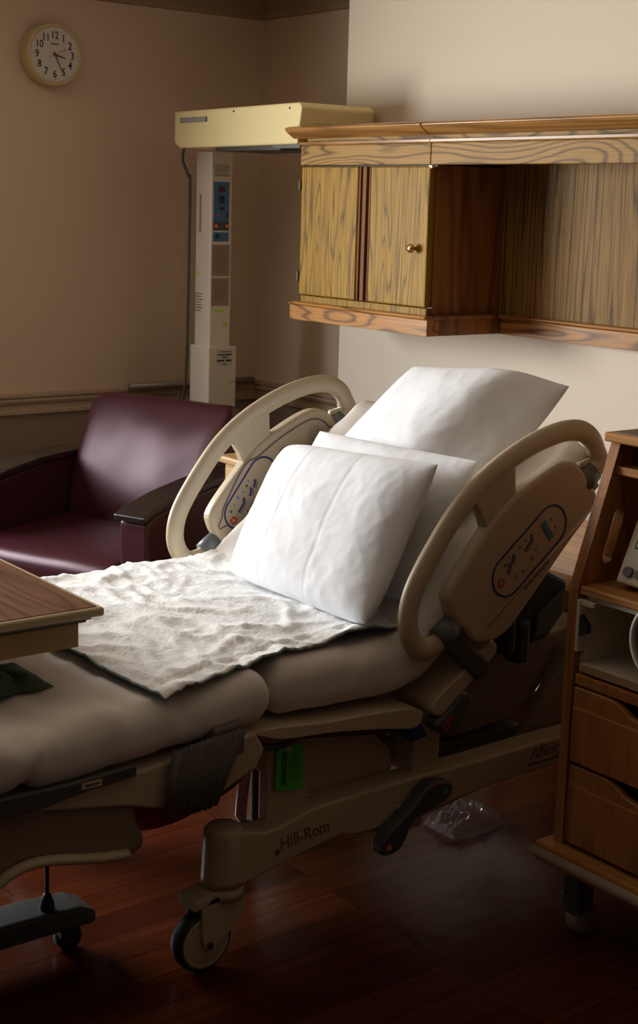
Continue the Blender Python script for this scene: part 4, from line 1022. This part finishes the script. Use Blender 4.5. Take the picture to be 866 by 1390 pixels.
# device leaning on the shelf
dv = thing('monitor_box', (-2.09, 2.62, 0.893), 'beige medical device with round knobs leaning on the middle shelf of the oak cart', 'device')
R_ = Matrix.Translation((-2.182, 2.555, 0.911)) @ Matrix.Rotation(math.radians(-24), 4, 'X') @ Matrix.Rotation(math.radians(4), 4, 'Z')
bx = obj('device_case', B(0, 0.26, 0, 0.045, 0.0, 0.19, mtx=R_), M['device'], dv, bevel=0.006)
for i in range(4):
    c = R_ @ Vector((0.028+0.034*i, -0.003, 0.028)); d = (R_.to_3x3() @ Vector((0, -1, 0)))
    obj('device_knob', CY_(c, d, 0.0125, 0.010, seg=18), M['darkgrey'], bx, smooth=False)
fr0 = obj('device_window_frame', B(0.022, 0.045, -0.002, 0.001, 0.085, 0.135, mtx=R_), M['black'], bx)
obj('device_window', B(0.026, 0.041, -0.003, 0.001, 0.089, 0.131, mtx=R_), M['device'], fr0)
# white coiled hose on its reel
hr = thing('hose_reel', (-1.94, 2.46, 0.71), 'white rimmed coil of hose standing on the white shelf of the oak cart', 'hose reel')
def ring(c, r, tr, m, x, nm, par):
    return obj(nm, T([(c[0]+r*math.cos(2*PI*k/36), c[1]-x, c[2]+r*math.sin(2*PI*k/36)) for k in range(36)], tr, tr, ref=(0, 1, 0), closed=True, seg=10), m, par, smooth=True)
cr_ = (-1.968, 2.50, 0.822)
for k in range(3): ring(cr_, 0.098-0.003*k, 0.006, M['ivory'], 0.014*k-0.01, 'hose_coil', hr)
obj('reel_core', CY_(cr_, (0, 1, 0), 0.075, 0.03, seg=28), M['black'], hr)
obj('reel_foot', B(-2.00, -1.88, 2.52, 2.56, 0.7065, 0.745), M['black'], hr, bevel=0.008)
# small grey thing on the top shelf
fc = thing('remote_holder', (-2.14, 2.68, 1.168), 'small grey plastic case lying on the top shelf inside the oak cart', 'case')
obj('case_body', B(-2.20, -2.03, 2.65, 2.70, 1.1685, 1.190), M['taupe'], fc, bevel=0.006, seg=3)
obj('case_button', CY_((-2.18, 2.648, 1.182), (0, 1, 0), 0.004, 0.004, seg=10), M['black'], fc)

# ------------------------------------------------------------------ things under the bed
bm = bmesh.new(); nu, nv = 36, 14   # sagging dark red bag slung below the deck
lo = catmull([(1.40, 0.38, 0), (1.55, 0.25, 0), (1.70, 0.19, 0), (1.80, 0.168, 0), (1.90, 0.168, 0), (1.99, 0.193, 0), (2.08, 0.24, 0), (2.20, 0.33, 0)], 6)
rows = []
for a_, p_ in enumerate(lo):
    row = []
    for j in range(nv+1):
        t = j/nv; top = 0.455
        ring_ = 0.075*math.sin(PI*min(1, (1-t)*1.0+0.0)*0.5+0.0)*math.sin(PI*a_/(len(lo)-1))**0.5
        z = p_.y+(top-p_.y)*t
        bulge = 0.07*math.sqrt(max(0, 1-(2*t-1)**2))*math.sin(PI*a_/(len(lo)-1))**0.6
        row.append((bulge, p_.x, z+0.01*noise.noise(Vector((p_.x*8, z*8, 1)))))
    rows.append(row)
for s_ in (1, -1):
    V_ = [[bm.verts.new((-3.02+s_*b, y, z)) for (b, y, z) in row] for row in rows]
    for a_ in range(len(V_)-1):
        for j in range(nv): bm.faces.new((V_[a_][j], V_[a_+1][j], V_[a_+1][j+1], V_[a_][j+1]))
bmesh.ops.remove_doubles(bm, verts=bm.verts, dist=0.0004)
tag(obj('laundry_bag', bm, M['redbag'], smooth=True), 'dark red bag slung under the foot end of the bed', 'bag')
# crumpled clear plastic on the floor
bm = bmesh.new(); nu = 22
for i in range(nu+1):
    for j in range(nu+1):
        u, v = i/nu, j/nu; e = (math.sin(PI*u)*math.sin(PI*v))**0.35
        bm.verts.new((-2.93+0.13*u, 2.67+0.20*v, 0.004+e*(0.05+0.04*noise.noise(Vector((u*5, v*5, 3)))+0.03*noise.noise(Vector((u*13, v*13, 3))))))
bm.verts.ensure_lookup_table()
for i in range(nu):
    for j in range(nu):
        a = i*(nu+1)+j; bm.faces.new((bm.verts[a], bm.verts[a+1], bm.verts[a+nu+2], bm.verts[a+nu+1]))
tag(obj('plastic_bag', bm, M['clear']), 'shiny crumpled clear plastic bag on the dark floor under the bed', 'plastic bag')
# pale cloth corner hanging down behind the bed
bm = bmesh.new(); n = 14
for i in range(n+1):
    t = i/n; zz = 0.40-0.388*t; wv = 0.012*math.sin(t*5)
    for y in (0.0, 0.012, 0.024, 0.036): bm.verts.new((-3.20+wv+0.004*math.sin(y*260), 2.215+y-0.010*t if t < 0.93 else 2.215+0.018+(y-0.018)*0.5, max(0.008, zz)))
bm.verts.ensure_lookup_table()
for i in range(n):
    for j in range(3):
        a = i*4+j; bm.faces.new((bm.verts[a], bm.verts[a+1], bm.verts[a+5], bm.verts[a+4]))
o = obj('hanging_strap', bm, M['pinkcloth'], smooth=True); sd = o.modifiers.new('solid', 'SOLIDIFY'); sd.thickness = 0.006
tag(o, 'pale pink cloth strap hanging to the floor behind the bed post', 'strap')
